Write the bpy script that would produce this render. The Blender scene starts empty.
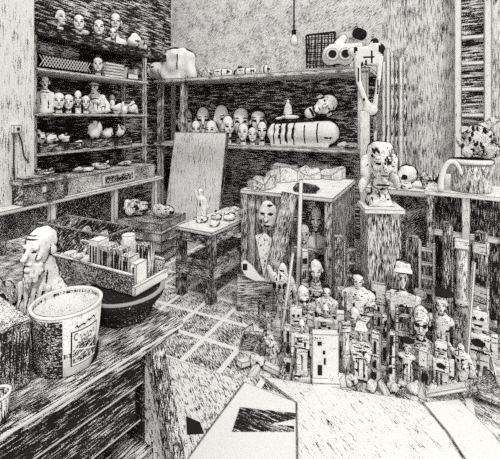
import bpy, bmesh, math, random
import numpy as np
from mathutils import Vector, Matrix, Euler, noise as mnoise
from statistics import NormalDist
random.seed(7)
scn = bpy.context.scene
COL = scn.collection
PI = math.pi
# ------------------------------------------------------------------ camera frame (metres)
EYE, F = 1.55, 367.0
YAW = math.radians(26.1)
CA, SA = math.cos(YAW), math.sin(YAW)
def at(px, py, d):
    cx = (px - 250) / F * d
    return Vector((cx * CA - d * SA, cx * SA + d * CA, EYE - (py - 118) / F * d))
def on_z(px, py, z): return at(px, py, (EYE - z) * F / (py - 118))
def on_Y(px, py, Y): return at(px, py, Y / ((px - 250) / F * SA + CA))
def on_X(px, py, X): return at(px, py, X / ((px - 250) / F * CA - SA))
def face_cam(x, y): return math.atan2(-x, y)

# ------------------------------------------------------------------ materials
PAPER = (0.83, 0.82, 0.795, 1)
INK = (0.022, 0.021, 0.02, 1)
MATS = {}
KSC = 1.0
def ink(cov=0.4, axis='n', sc=40.0, edge=0.0, rim=0.0, soft=0.035, cross=False, wob=0.0, crev=0.0):
    """paper-white surface with pen strokes: cov = share of ink, axis = stroke direction, sc = strokes per metre,
    edge = width of the drawn line on hard edges, rim = contour darkening at grazing angles, crev = ink in creases"""
    sc = float('%.2g' % (sc * KSC)); edge = float('%.1g' % edge)
    key = (round(cov, 2), axis, sc, edge, rim, soft, cross, wob, crev)
    if key in MATS: return MATS[key]
    m = bpy.data.materials.new('ink_drawing'); m.use_nodes = True
    nt = m.node_tree; N = nt.nodes; L = nt.links; N.clear()
    out = N.new('ShaderNodeOutputMaterial'); bs = N.new('ShaderNodeBsdfDiffuse')
    L.new(bs.outputs[0], out.inputs[0])
    tc = N.new('ShaderNodeTexCoord')
    def math_(op, a, b=None, c=None):
        n = N.new('ShaderNodeMath'); n.operation = op
        for i, v in enumerate((a, b, c)):
            if v is None: continue
            if isinstance(v, (int, float)): n.inputs[i].default_value = v
            else: L.new(v, n.inputs[i])
        return n.outputs[0]
    def strokes(axis, sc, cov, seed=0.0):
        S = {'n': (1, 1, 1), 'x': (.09, 1, 1), 'y': (1, .09, 1), 'z': (1, 1, .09),
             'd': (.15, 1, 1), 'e': (.15, 1, 1), 'f': (1, 1, .2), 'g': (.15, 1, 1)}[axis]
        R = {'d': (0, math.radians(40), 0), 'e': (0, 0, math.radians(38)), 'f': (math.radians(35), math.radians(20), 0),
             'g': (0, math.radians(-40), 0)}.get(axis, (0, 0, 0))
        mp0 = N.new('ShaderNodeMapping'); mp0.inputs['Rotation'].default_value = R
        L.new(tc.outputs['Object'], mp0.inputs[0])
        mp = N.new('ShaderNodeMapping'); mp.inputs['Scale'].default_value = tuple(s * sc for s in S)
        mp.inputs['Location'].default_value = (seed, seed * .7, seed * 1.3)
        L.new(mp0.outputs[0], mp.inputs[0])
        nz = N.new('ShaderNodeTexNoise'); nz.inputs['Scale'].default_value = 1.0
        nz.inputs['Detail'].default_value = 2.5; nz.inputs['Roughness'].default_value = .6
        nz.inputs['Distortion'].default_value = wob
        L.new(mp.outputs[0], nz.inputs['Vector'])
        # slow change of density so that the hatching gathers and thins
        nb = N.new('ShaderNodeTexNoise'); nb.inputs['Scale'].default_value = sc * .06; nb.inputs['Detail'].default_value = 1
        L.new(tc.outputs['Object'], nb.inputs['Vector'])
        # paper grain breaks the strokes up
        ng = N.new('ShaderNodeTexNoise'); ng.inputs['Scale'].default_value = sc * 1.5; ng.inputs['Detail'].default_value = 1
        L.new(tc.outputs['Object'], ng.inputs['Vector'])
        v = math_('MULTIPLY_ADD', math_('SUBTRACT', nb.outputs['Fac'], .5), .30, nz.outputs['Fac'])
        v = math_('MULTIPLY_ADD', math_('SUBTRACT', ng.outputs['Fac'], .5), .55, v)
        t = .5 + .125 * NormalDist().inv_cdf(min(max(cov, .005), .995))
        mr = N.new('ShaderNodeMapRange'); mr.inputs['From Min'].default_value = t - soft; mr.inputs['From Max'].default_value = t + soft
        mr.inputs['To Min'].default_value = 1; mr.inputs['To Max'].default_value = 0
        L.new(v, mr.inputs[0]); return mr.outputs[0]
    if cov <= 0.001:
        fac = None
    else:
        fac = strokes(axis, sc, cov)
        if cross: fac = math_('MAXIMUM', fac, strokes('z' if axis != 'z' else 'x', sc * .9, cov * .7, 5.0))
    def mx(a): 
        nonlocal fac
        fac = a if fac is None else math_('MAXIMUM', fac, a)
    if edge > 0:
        bv = N.new('ShaderNodeBevel'); bv.samples = 4; bv.inputs['Radius'].default_value = edge
        ge = N.new('ShaderNodeNewGeometry')
        vm = N.new('ShaderNodeVectorMath'); vm.operation = 'DOT_PRODUCT'
        L.new(bv.outputs[0], vm.inputs[0]); L.new(ge.outputs['Normal'], vm.inputs[1])
        mr = N.new('ShaderNodeMapRange'); mr.inputs['From Min'].default_value = .955; mr.inputs['From Max'].default_value = .995
        mr.inputs['To Min'].default_value = 1; mr.inputs['To Max'].default_value = 0
        L.new(vm.outputs['Value'], mr.inputs[0]); mx(mr.outputs[0])
    if rim > 0:
        lw = N.new('ShaderNodeLayerWeight'); lw.inputs['Blend'].default_value = .5
        mr = N.new('ShaderNodeMapRange'); mr.inputs['From Min'].default_value = rim - .06; mr.inputs['From Max'].default_value = rim + .06
        L.new(lw.outputs['Facing'], mr.inputs[0]); mx(mr.outputs[0])
    if crev > 0:
        ge = N.new('ShaderNodeNewGeometry')
        mr = N.new('ShaderNodeMapRange'); mr.inputs['From Min'].default_value = crev - .02; mr.inputs['From Max'].default_value = crev + .02
        mr.inputs['To Min'].default_value = 1; mr.inputs['To Max'].default_value = 0
        L.new(ge.outputs['Pointiness'], mr.inputs[0]); mx(mr.outputs[0])
    mixn = N.new('ShaderNodeMix'); mixn.data_type = 'RGBA'
    mixn.inputs[6].default_value = PAPER; mixn.inputs[7].default_value = INK
    if fac is None: mixn.inputs[0].default_value = 0
    else: L.new(fac, mixn.inputs[0])
    L.new(mixn.outputs[2], bs.inputs['Color'])
    MATS[key] = m
    return m
def solid(v, name='solid_ink'):
    key = ('solid', v)
    if key not in MATS:
        m = bpy.data.materials.new(name); m.use_nodes = True
        nt = m.node_tree; b = nt.nodes.new('ShaderNodeBsdfDiffuse')
        b.inputs[0].default_value = tuple(PAPER[i] * v + INK[i] * (1 - v) for i in range(3)) + (1,)
        nt.links.new(b.outputs[0], nt.nodes['Material Output'].inputs[0]); MATS[key] = m
    return MATS[key]
BLACK = solid(0.0)
def SC(d): return 560.0 / d          # stroke density for a distance
def ED(d): return .0052 * d          # line width for a distance
def hard(cov, d, axis='n', **k): return ink(cov, axis, SC(d), ED(d), **k)

# ------------------------------------------------------------------ object helpers
def link(name, me, mat=None, parent=None, loc=(0, 0, 0), rot=(0, 0, 0), scale=None):
    o = bpy.data.objects.new(name, me); COL.objects.link(o)
    o.location = loc; o.rotation_euler = rot
    if scale is not None: o.scale = (scale,) * 3 if isinstance(scale, (int, float)) else scale
    if parent is not None: o.parent = parent
    if mat is not None and me is not None and len(me.materials) == 0:
        for mm in (mat if isinstance(mat, (list, tuple)) else [mat]): me.materials.append(mm)
    return o
def tag(o, label, cat, group=None, kind=None):
    if label: o['label'] = label
    if cat: o['category'] = cat
    if group: o['group'] = group
    if kind: o['kind'] = kind
    return o
def thing(name, label, cat, loc=(0, 0, 0), rz=0.0, group=None, scale=None):
    return tag(link(name, None, None, None, loc, (0, 0, rz), scale), label, cat, group)

class MB:
    def __init__(s): s.bm = bmesh.new()
    def _apply(s, vs, c, rot):
        M = Matrix.Translation(Vector(c)) @ (Euler(rot).to_matrix().to_4x4() if rot else Matrix())
        for v in vs: v.co = M @ v.co
    def box(s, c, size, rot=None, taper=1.0, mi=0):
        hx, hy, hz = (q / 2 for q in size)
        P = [(-hx, -hy, -hz), (hx, -hy, -hz), (hx, hy, -hz), (-hx, hy, -hz)]
        P += [(x * taper, y * taper, -z) for x, y, z in P]
        vs = [s.bm.verts.new(p) for p in P]
        for f in ((3, 2, 1, 0), (4, 5, 6, 7), (0, 1, 5, 4), (1, 2, 6, 5), (2, 3, 7, 6), (3, 0, 4, 7)):
            s.bm.faces.new([vs[i] for i in f]).material_index = mi
        s._apply(vs, c, rot); return s
    def lohi(s, lo, hi, mi=0):
        return s.box([(a + b) / 2 for a, b in zip(lo, hi)], [abs(b - a) for a, b in zip(lo, hi)], mi=mi)
    def cyl(s, p0, p1, r0, r1=None, n=14, smooth=True, mi=0):
        r1 = r0 if r1 is None else r1
        p0, p1 = Vector(p0), Vector(p1); ax = (p1 - p0).normalized()
        u = ax.orthogonal().normalized(); w = ax.cross(u)
        A = [s.bm.verts.new(p0 + (u * math.cos(t) + w * math.sin(t)) * r0) for t in [2 * PI * i / n for i in range(n)]]
        B = [s.bm.verts.new(p1 + (u * math.cos(t) + w * math.sin(t)) * r1) for t in [2 * PI * i / n for i in range(n)]]
        for i in range(n):
            f = s.bm.faces.new((A[i], A[(i + 1) % n], B[(i + 1) % n], B[i])); f.smooth = smooth and n > 6; f.material_index = mi
        s.bm.faces.new(A[::-1]).material_index = mi; s.bm.faces.new(B).material_index = mi; return s
    def tube(s, pts, r, n=6, mi=0):
        for a, b in zip(pts[:-1], pts[1:]): s.cyl(a, b, r, n=n, mi=mi)
        return s
    def lathe(s, prof, n=28, c=(0, 0, 0), mi=0, sx=1, sy=1, cap=True):
        rings = []
        for r, z in prof:
            rings.append([s.bm.verts.new((c[0] + r * sx * math.cos(2 * PI * i / n), c[1] + r * sy * math.sin(2 * PI * i / n), c[2] + z)) for i in range(n)])
        for A, B in zip(rings[:-1], rings[1:]):
            for i in range(n):
                f = s.bm.faces.new((A[i], A[(i + 1) % n], B[(i + 1) % n], B[i])); f.smooth = True; f.material_index = mi
        if cap:
            s.bm.faces.new(rings[0][::-1]).material_index = mi; s.bm.faces.new(rings[-1]).material_index = mi
        return s
    def prism(s, pts, z0, z1, mi=0):
        A = [s.bm.verts.new((p[0], p[1], z0)) for p in pts]; B = [s.bm.verts.new((p[0], p[1], z1)) for p in pts]
        n = len(pts)
        for i in range(n): s.bm.faces.new((A[i], A[(i + 1) % n], B[(i + 1) % n], B[i])).material_index = mi
        s.bm.faces.new(A[::-1]).material_index = mi; s.bm.faces.new(B).material_index = mi; return s
    def hull(s, pts, mi=0):
        vs = [s.bm.verts.new(p) for p in pts]
        r = bmesh.ops.convex_hull(s.bm, input=vs)
        bad = [g for g in r['geom_interior'] if isinstance(g, bmesh.types.BMVert)]
        if bad: bmesh.ops.delete(s.bm, geom=bad, context='VERTS')
        return s
    def mesh(s, name='mesh'):
        bmesh.ops.recalc_face_normals(s.bm, faces=s.bm.faces)
        me = bpy.data.meshes.new(name); s.bm.to_mesh(me); s.bm.free(); return me
    def build(s, name, mat, parent=None, loc=(0, 0, 0), rot=(0, 0, 0)):
        return link(name, s.mesh(name), mat, parent, loc, rot)

# ------------------------------------------------------------------ sculpting: primitives fused into one continuous skin
def sculpt(name, prims, voxel, marks=(), dents=(), lump=0.0, lscale=6.0, smooth=3, seed=0, inkfn=None, base=True):
    """fuse prims into one surface; marks = ellipsoids (centre, radii) whose faces take the ink slot (1)"""
    bm = bmesh.new()
    for p in prims:
        k = p[0]
        if k == 'ell':
            g = bmesh.ops.create_uvsphere(bm, u_segments=20, v_segments=12, radius=1)['verts']
            M = Matrix.Translation(Vector(p[1])) @ (Euler(p[3]).to_matrix().to_4x4() if len(p) > 3 else Matrix()) @ Matrix.Diagonal((*p[2], 1))
            for v in g: v.co = M @ v.co
        elif k == 'box':
            g = bmesh.ops.create_cube(bm, size=2)['verts']
            M = Matrix.Translation(Vector(p[1])) @ (Euler(p[3]).to_matrix().to_4x4() if len(p) > 3 else Matrix()) @ Matrix.Diagonal((*p[2], 1))
            for v in g: v.co = M @ v.co
        elif k == 'cap':
            a, b, r0, r1 = Vector(p[1]), Vector(p[2]), p[3], p[4]
            for i in range(7):
                t = i / 6; g = bmesh.ops.create_uvsphere(bm, u_segments=14, v_segments=8, radius=r0 + (r1 - r0) * t)['verts']
                for v in g: v.co += a.lerp(b, t)
            ax = b - a
            g = bmesh.ops.create_cone(bm, cap_ends=True, segments=14, radius1=r0, radius2=r1, depth=ax.length)['verts']
            M = Matrix.Translation((a + b) / 2) @ ax.to_track_quat('Z', 'Y').to_matrix().to_4x4()
            for v in g: v.co = M @ v.co
    me = bpy.data.meshes.new(name); bm.to_mesh(me); bm.free()
    o = bpy.data.objects.new('sculpt_work', me); COL.objects.link(o)
    md = o.modifiers.new('r', 'REMESH'); md.mode = 'VOXEL'; md.voxel_size = voxel; md.use_smooth_shade = True
    if smooth:
        ms = o.modifiers.new('s', 'SMOOTH'); ms.iterations = smooth; ms.factor = .5
    dg = bpy.context.evaluated_depsgraph_get()
    res = bpy.data.meshes.new_from_object(o.evaluated_get(dg))
    bpy.data.objects.remove(o); bpy.data.meshes.remove(me)
    res.name = name
    for v in res.vertices:
        c = v.co.copy()
        for dc, dr, dd in dents:
            q = (c - Vector(dc)); w = 1 - q.length / dr
            if w > 0: v.co += Vector(dd) * (w * w * (3 - 2 * w))
        if lump:
            n = v.normal; v.co += n * lump * mnoise.noise(c * lscale + Vector((seed, seed * 2, 0)))
    if base:
        for v in res.vertices: v.co.z = max(v.co.z, 0)
        mz = min(v.co.z for v in res.vertices)
        for v in res.vertices: v.co.z -= mz
    res.materials.clear()
    n = len(res.polygons); C_ = np.empty(n * 3, dtype=np.float32); res.update()
    res.polygons.foreach_get('center', C_); C_ = C_.reshape(-1, 3); hit = np.zeros(n, dtype=bool)
    for mc, mr in marks: hit |= (((C_ - np.array(mc)) / np.array(mr)) ** 2).sum(1) < 1
    res.polygons.foreach_set('material_index', hit.astype(np.int32)); res.polygons.foreach_set('use_smooth', np.ones(n, dtype=bool))
    return res

def plaster(d, cov=.10, rim=None, s=1.0, axis='f', crev=0.0):
    r = rim if rim is not None else (.62 if d < 1.8 else .58 if d < 3 else .55)
    return ink(cov, axis, SC(d) * s, 0, r, crev=crev)

HEADP = dict()
def head_prims(sc=1.0, o=(0, 0, 0), wide=1.0, jaw=1.0, ears=True, neck=.3):
    o = Vector(o)
    def P(x, y, z): return tuple(o + Vector((x * sc * wide, y * sc, z * sc)))
    def R(x, y, z): return (x * sc * wide, y * sc, z * sc)
    pr = [('ell', P(0, .07, .62), R(.33, .40, .37)), ('ell', P(0, -.10, .44), R(.27 * jaw, .28, .40)),
          ('ell', P(0, -.17, .16), R(.18 * jaw, .20, .16)), ('ell', P(0, -.37, .07), R(.09, .06, .07)),
          ('cap', P(0, -.37, .52), P(0, -.48, .36), .045 * sc, .075 * sc),
          ('cap', P(-.19, -.30, .585), P(.19, -.30, .585), .065 * sc, .065 * sc),
          ('ell', P(-.17, -.25, .36), R(.10, .09, .09)), ('ell', P(.17, -.25, .36), R(.10, .09, .09)),
          ('ell', P(0, -.355, .205), R(.11, .06, .055)),
          ('cap', P(0, .06, .25), P(0, .10, -neck), .19 * sc, .23 * sc)]
    if ears: pr += [('ell', P(-.345, .05, .45), R(.05, .10, .13)), ('ell', P(.345, .05, .45), R(.05, .10, .13))]
    return pr
def head_marks(sc=1.0, o=(0, 0, 0), big=1.0, wide=1.0, hair=False, glasses=False):
    o = Vector(o)
    def P(x, y, z): return tuple(o + Vector((x * sc * wide, y * sc, z * sc)))
    b = sc * big * .80
    mk = [(P(-.14, -.33, .49), (.085 * b, .14 * b, .05 * b)), (P(.14, -.33, .49), (.085 * b, .14 * b, .05 * b)),
          (P(0, -.40, .19), (.13 * b, .14 * b, .028 * b)), (P(0, -.47, .29), (.07 * b, .09 * b, .028 * b)),  # mouth, then the shadow under the nostrils put in as ink
          (P(-.15, -.32, .60), (.10 * b, .12 * b, .02 * b)), (P(.15, -.32, .60), (.10 * b, .12 * b, .02 * b)),
          (P(0, -.12, -.06), (.2 * sc, .24 * sc, .05 * sc))]  # shadow under the chin, inked onto the neck
    if hair:
        mk += [(P(0, .16, .82), (.40 * sc, .42 * sc, .27 * sc)), (P(-.34, .1, .62), (.11 * sc, .2 * sc, .2 * sc)), (P(.34, .1, .62), (.11 * sc, .2 * sc, .2 * sc))]
    if glasses:
        mk += [(P(-.15, -.34, .48), (.11 * sc, .16 * sc, .075 * sc)), (P(.15, -.34, .48), (.11 * sc, .16 * sc, .075 * sc)), (P(0, -.36, .50), (.2 * sc, .16 * sc, .02 * sc))]
    return mk
HV = .045
def mk_head(kind):
    if kind in HEADP: return HEADP[kind]
    if kind == 'plain':      # head on a short neck, z=0 is the foot of the neck, about 1.3 high
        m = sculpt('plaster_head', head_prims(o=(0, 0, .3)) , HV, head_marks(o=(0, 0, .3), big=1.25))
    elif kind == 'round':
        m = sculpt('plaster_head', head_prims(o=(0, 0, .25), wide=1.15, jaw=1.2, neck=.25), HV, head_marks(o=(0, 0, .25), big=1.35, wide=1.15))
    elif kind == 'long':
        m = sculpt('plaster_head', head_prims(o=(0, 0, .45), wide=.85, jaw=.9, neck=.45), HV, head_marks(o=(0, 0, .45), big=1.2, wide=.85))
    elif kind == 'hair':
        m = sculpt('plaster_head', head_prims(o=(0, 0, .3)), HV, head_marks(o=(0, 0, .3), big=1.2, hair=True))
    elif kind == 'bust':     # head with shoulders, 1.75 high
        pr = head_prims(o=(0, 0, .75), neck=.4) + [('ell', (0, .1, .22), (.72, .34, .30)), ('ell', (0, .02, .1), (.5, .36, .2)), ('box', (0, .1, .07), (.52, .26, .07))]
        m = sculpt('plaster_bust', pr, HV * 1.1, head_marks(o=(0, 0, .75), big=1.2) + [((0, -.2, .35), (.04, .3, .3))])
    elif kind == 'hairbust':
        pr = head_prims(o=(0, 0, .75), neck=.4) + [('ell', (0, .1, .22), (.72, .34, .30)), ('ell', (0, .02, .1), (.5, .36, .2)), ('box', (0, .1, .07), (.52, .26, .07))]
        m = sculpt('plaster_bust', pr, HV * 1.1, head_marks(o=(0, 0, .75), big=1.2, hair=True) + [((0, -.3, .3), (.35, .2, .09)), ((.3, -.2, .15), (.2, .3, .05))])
    HEADP[kind] = m
    return m
HH = {'plain': 1.3, 'round': 1.24, 'long': 1.44, 'hair': 1.3, 'bust': 1.75, 'hairbust': 1.75}
def put_head(kind, loc, h, label, d, cat='head', name=None, turn=0.0, tilt=(0, 0), group=None, cov=.06, rim=None, sq=(1, 1)):
    me = mk_head(kind).copy()
    s = h / HH[kind]
    me.materials.append(plaster(d, cov, s=s, rim=rim)); me.materials.append(BLACK)
    nm = name or ('plaster_bust' if 'bust' in kind else 'head_cast')
    o = link(nm, me, None, None, loc, (tilt[0], tilt[1], face_cam(loc[0], loc[1]) + turn), (s * sq[0], s * sq[1], s))
    return tag(o, label, cat, group)

# ================================================================== LIGHT, WORLD, CAMERA
w = bpy.data.worlds.new('studio_daylight'); scn.world = w; w.use_nodes = True
w.node_tree.nodes['Background'].inputs[0].default_value = (1, .995, .98, 1)
w.node_tree.nodes['Background'].inputs[1].default_value = 1.0
sun = bpy.data.lights.new('skylight_sun', 'SUN'); sun.energy = 1.5; sun.angle = math.radians(6)
so = bpy.data.objects.new('skylight_sun', sun); COL.objects.link(so)
so.rotation_euler = Vector((-.50, .55, -1.0)).to_track_quat('-Z', 'Y').to_euler()
cam = bpy.data.cameras.new('camera'); co = bpy.data.objects.new('camera', cam); COL.objects.link(co)
cam.sensor_width = 36; cam.lens = F / 500 * 36; cam.shift_y = -111.5 / 500; cam.clip_start = .05
co.location = (0, 0, EYE); co.rotation_euler = (PI / 2, 0, YAW)
scn.camera = co
scn.view_settings.view_transform = 'Standard'
scn.view_settings.look = 'None'
scn.cycles.use_denoising = False

# ================================================================== THE SETTING
def struct(name, mb, mat, parent=None): return tag(mb.build(name, mat, parent), None, None, kind='structure')
XL, YB = -3.92, 4.97
# floor: pale grout between hatched tiles; tiles are a pattern in the material
def floor_material():
    m = ink(.50, 'e', 150, 0).copy(); m.name = 'tiled_floor'
    nt = m.node_tree; N = nt.nodes; L = nt.links
    mixn = [n for n in N if n.bl_idname == 'ShaderNodeMix'][0]
    src = mixn.inputs[0].links[0].from_socket
    tc = [n for n in N if n.bl_idname == 'ShaderNodeTexCoord'][0]
    br = N.new('ShaderNodeTexBrick'); br.offset = 0; br.inputs['Scale'].default_value = 1
    br.inputs['Brick Width'].default_value = .27; br.inputs['Row Height'].default_value = .27; br.inputs['Mortar Size'].default_value = .021
    br.inputs['Mortar Smooth'].default_value = 0.3
    mp = N.new('ShaderNodeMapping'); mp.inputs['Location'].default_value = (.075, -.012, 0)
    L.new(tc.outputs['Object'], mp.inputs[0]); L.new(mp.outputs[0], br.inputs['Vector'])
    mu = N.new('ShaderNodeMath'); mu.operation = 'SUBTRACT'; mu.use_clamp = True
    L.new(src, mu.inputs[0]); L.new(br.outputs['Fac'], mu.inputs[1]); L.new(mu.outputs[0], mixn.inputs[0])
    return m
struct('floor', MB().lohi((-4.1, -1.2, -.06), (2.6, 5.15, 0)), floor_material())
wallm = ink(.27, 'd', 100, 0, soft=.12)
struct('wall_back', MB().lohi((-4.1, YB, 0), (-.55, YB + .12, 4.3)), wallm)
struct('wall_back.001', MB().lohi((-.55, YB, 0), (2.6, YB + .12, 4.3)), ink(.34, 'z', 95, 0, soft=.12))
struct('wall_left', MB().lohi((XL - .15, -1.2, 0), (XL, YB, 4.3)), ink(.75, 'y', 60, 0))
struct('wall_left_pier', MB().lohi((XL, 1.55, 0), (-3.38, 2.235, 4.3)), ink(.13, 'z', 90, .012, soft=.08))
struct('ceiling_beam', MB().lohi((-2.2, 2.9, 3.3), (2.6, 3.05, 3.4)), ink(.3, 'x', 57, .01))

# wall switch with its cable on the pier
p = on_X(15, 129, -3.38)
t = thing('wall_switch', 'small white switch box with a dangling cable on the pale pier', 'switch', (-3.375, p.y, p.z))
MB().box((.02, 0, 0), (.04, .075, .075)).build('switch_box', hard(.03, 3.4), t)
MB().box((.046, 0, 0), (.012, .02, .03)).build('toggle', BLACK, t)
MB().tube([(.012, -.02, -.03), (.012, -.022, -.3), (.012, -.018, -.46)], .006).tube([(.012, .02, -.03), (.012, .05, -.12), (.012, .07, -.25), (.012, .12, -.32)], .006).build('cable', BLACK, t)

# pendant bulb
p = at(294, 40, 3.6)
t = thing('pendant_bulb', 'bare light bulb hanging on a thin cord above the back shelf', 'light bulb', p)
MB().cyl((0, 0, .09), (0, 0, 3.3 - p.z), .008, n=8).build('cord', BLACK, t)
MB().cyl((0, 0, .05), (0, 0, .10), .022, n=12).build('lamp_socket', BLACK, t)
MB().lathe([(.004, -.055), (.028, -.045), (.038, -.02), (.034, .01), (.02, .04), (.018, .055)], 16).build('bulb', plaster(3.6, .05, .6), t)

# ================================================================== LEFT RACK (along the left wall)
FX, BX = -3.44, -3.89
Y0, Y1 = 2.262, 3.88
LS = [1.20, 1.60, 2.045, 2.47]      # tops of the four shelves
t = thing('shelving_rack', 'tall dark wooden rack of four shelves along the left wall beside the pale pier', 'shelving', (0, 0, 0))
dk = hard(.80, 4.2, 'y')
for i, z in enumerate(LS):
    th = (.025, .028, .03, .10)[i]
    MB().lohi((BX, Y0, z - th), (FX, Y1 + (.38 if i == 3 else 0), z)).build('shelf', hard(.88, 4.2, 'y') if i == 3 else hard(.22, 4.2, 'y'), t)
for y in (Y0 + .025, Y1 - .04):
    for x in (BX + .03, FX - .035):
        MB().lohi((x - .025, y - .022, .772), (x + .025, y + .022, LS[3] - .10)).build('post', hard(.45, 4.2, 'z'), t)
MB().lohi((BX - .015, Y0, .8), (BX - .002, Y1, LS[3] - .1)).build('back_panel', ink(.88, 'y', 80), t)
tag(t, None, None)
def onshelf(px, z, back=.12):
    """a point on a shelf of the left rack under picture column px"""
    X = FX - back
    q = on_X(px, 118, X); return Vector((q.x, q.y, z + .001))
def dep(v): return -v.x * SA + v.y * CA
def size_px(n, d): return n * d / F
def head_on_left(px, top_py, z, kind, label, back=.14, group=None, turn=0., **k):
    q = onshelf(px, z, back); d = dep(q); h = EYE - (top_py - 118) / F * d - z
    return put_head(kind, q, h, label, d, turn=turn, group=group, sq=(.88, .88), **k)
G = 'plaster heads along the top of the left rack'
head_on_left(61, 9, LS[3], 'plain', 'white plaster head on top of left rack, nearest the pale pier', back=.05, group=G, turn=.5)
head_on_left(79, 14, LS[3], 'round', 'white plaster head on top of left rack, second from the pale pier', back=.05, group=G)
head_on_left(99, 19, LS[3], 'round', 'white plaster head on top of left rack, beside the white cone', back=.05, group=G)
head_on_left(115.5, 12, LS[3], 'bust', 'tallest white plaster bust on top of left rack, over the slumped heads', back=.20, group=G)
head_on_left(113, 27, LS[3], 'plain', 'small white plaster head leaning against the tallest bust on the left rack', back=.06, group=G)
q = onshelf(89, LS[3], .05)
o = MB().cyl((0, .0, .05), (0, -.17, .035), .05, .012, n=16).build('plaster_cone', plaster(4, .02), None, q)
tag(o, 'white plaster cone lying on top of left rack between two heads', 'cone')
q = onshelf(139, LS[3], .06)
o = link('plaster_drapery', sculpt('plaster_drapery', [('cap', (0, -.08, .10), (0, .18, .03), .10, .03), ('ell', (0, -.1, .08), (.09, .10, .08))], .02, [((.06, -.05, .12), (.05, .012, .08)), ((.06, .03, .08), (.05, .012, .06)), ((.1, -.12, .08), (.05, .03, .02))], lump=.02, lscale=14), [plaster(4.4, .04), BLACK], None, q)
tag(o, 'white draped plaster wedge sloping down at the end of left rack top', 'sculpture')
# --- second shelf (under the dark top board)
z = LS[2]
q = onshelf(52, z); t = thing('mesh_tray', 'long dark wire mesh tray at the pier end of the upper left shelf', 'tray', (q.x, 2.55, z + .001))
MB().lohi((-.2, -.22, 0), (.12, .36, .012)).lohi((.10, -.22, 0), (.12, .36, .14)).lohi((-.2, -.22, 0), (-.18, .36, .14)).lohi((-.2, .34, 0), (.12, .36, .14)).lohi((-.2, -.22, 0), (.12, -.20, .14)).build('tray_body', BLACK, t)
m = MB()
for i in range(16): m.box((.125, -.19 + i * .035, .07), (.006, .006, .13), (math.radians(35), 0, 0)).box((.126, -.19 + i * .035, .07), (.006, .006, .13), (math.radians(-35), 0, 0))
m.build('wire_mesh', solid(.75), t)
q = Vector((FX - .22, 2.6, z + .145))
o = link('paper_roll', MB().cyl((0, -.3, .09), (0, .3, .09), .085, n=20).mesh(), hard(.72, 4, 'y'), None, q); tag(o, 'thick dark roll lying on the mesh tray under the top left shelf', 'roll')
for k in range(5):
    q = onshelf(108, z + k * .036, .16)
    o = MB().box((0, 0, .0165), (.24, .30, .032), (0, 0, random.uniform(-.12, .12))).build('paper_bundle', hard(.10, 4.1, 'y'), None, q)
    tag(o, ['bottom', 'second from bottom', 'middle', 'second from top', 'topmost'][k] + ' paper bundle in the pale stack on the upper left shelf', 'paper', 'paper bundles on the upper left shelf')
head_on_left(98, 57, z, 'round', 'small white plaster head in front of the paper stack on upper left shelf', back=.03, cov=.1)
q = onshelf(127.5, z, .14); t = thing('open_box', 'pale open cardboard box at far end of the upper left shelf', 'box', q)
MB().lohi((-.1, -.10, 0), (.1, .10, .012)).lohi((.088, -.10, 0), (.1, .10, .08)).lohi((-.1, -.10, 0), (-.088, .10, .16)).lohi((-.1, -.10, 0), (.1, -.088, .16)).lohi((-.1, .088, 0), (.1, .10, .16)).build('box_body', hard(.08, 4.5), t)
MB().lohi((-.08, -.08, .013), (.08, .08, .09)).build('packing', hard(.6, 4.5), t)
# --- third shelf: crowd of white busts
z = LS[1]
q = onshelf(45, z, .12)
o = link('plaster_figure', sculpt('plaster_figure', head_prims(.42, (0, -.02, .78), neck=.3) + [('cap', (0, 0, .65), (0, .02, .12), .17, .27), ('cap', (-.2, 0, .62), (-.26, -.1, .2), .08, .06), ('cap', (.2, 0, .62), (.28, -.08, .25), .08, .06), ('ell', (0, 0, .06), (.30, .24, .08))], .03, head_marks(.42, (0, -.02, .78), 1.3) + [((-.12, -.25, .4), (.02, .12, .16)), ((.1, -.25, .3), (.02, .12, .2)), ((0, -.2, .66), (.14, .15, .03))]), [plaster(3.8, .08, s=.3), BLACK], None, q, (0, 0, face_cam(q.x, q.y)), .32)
tag(o, 'tall white half-length plaster figure at the pier end of middle left shelf', 'sculpture')
G = 'white plaster heads on the middle left shelf'
head_on_left(59, 92, z, 'round', 'round white plaster head next to the tall half-length figure on left rack', back=.05, group=G)
head_on_left(68.5, 94, z, 'round', 'round white plaster head, third along the middle left shelf', back=.05, group=G)
head_on_left(78, 90, z, 'long', 'long-necked white plaster head before the robed figure on left rack', back=.06, group=G)
head_on_left(86, 95, z, 'plain', 'small white plaster head at the foot of the robed figure on left rack', back=.04, group=G)
q = onshelf(96, z, .16)
pr = head_prims(.34, (-.06, -.03, .62), neck=.2) + [('cap', (-.04, 0, .55), (0, .0, .1), .16, .30), ('cap', (-.2, -.05, .5), (.12, -.26, .34), .08, .07), ('cap', (.2, 0, .5), (.36, -.1, .22), .09, .08), ('ell', (.15, -.1, .1), (.32, .24, .12)), ('ell', (-.06, .02, .86), (.17, .17, .10))]
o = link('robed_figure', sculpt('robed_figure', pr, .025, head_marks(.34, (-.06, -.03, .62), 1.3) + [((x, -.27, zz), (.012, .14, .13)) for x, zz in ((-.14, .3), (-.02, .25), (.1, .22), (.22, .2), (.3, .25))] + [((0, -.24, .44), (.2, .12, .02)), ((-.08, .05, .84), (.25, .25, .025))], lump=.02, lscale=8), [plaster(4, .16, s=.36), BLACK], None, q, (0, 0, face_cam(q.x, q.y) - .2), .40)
tag(o, 'white robed plaster figure with folded drapery amid the middle left shelf', 'sculpture')
head_on_left(112, 94, z, 'bust', 'white plaster bust just right of the robed figure on left rack', back=.27, group=G)
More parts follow.
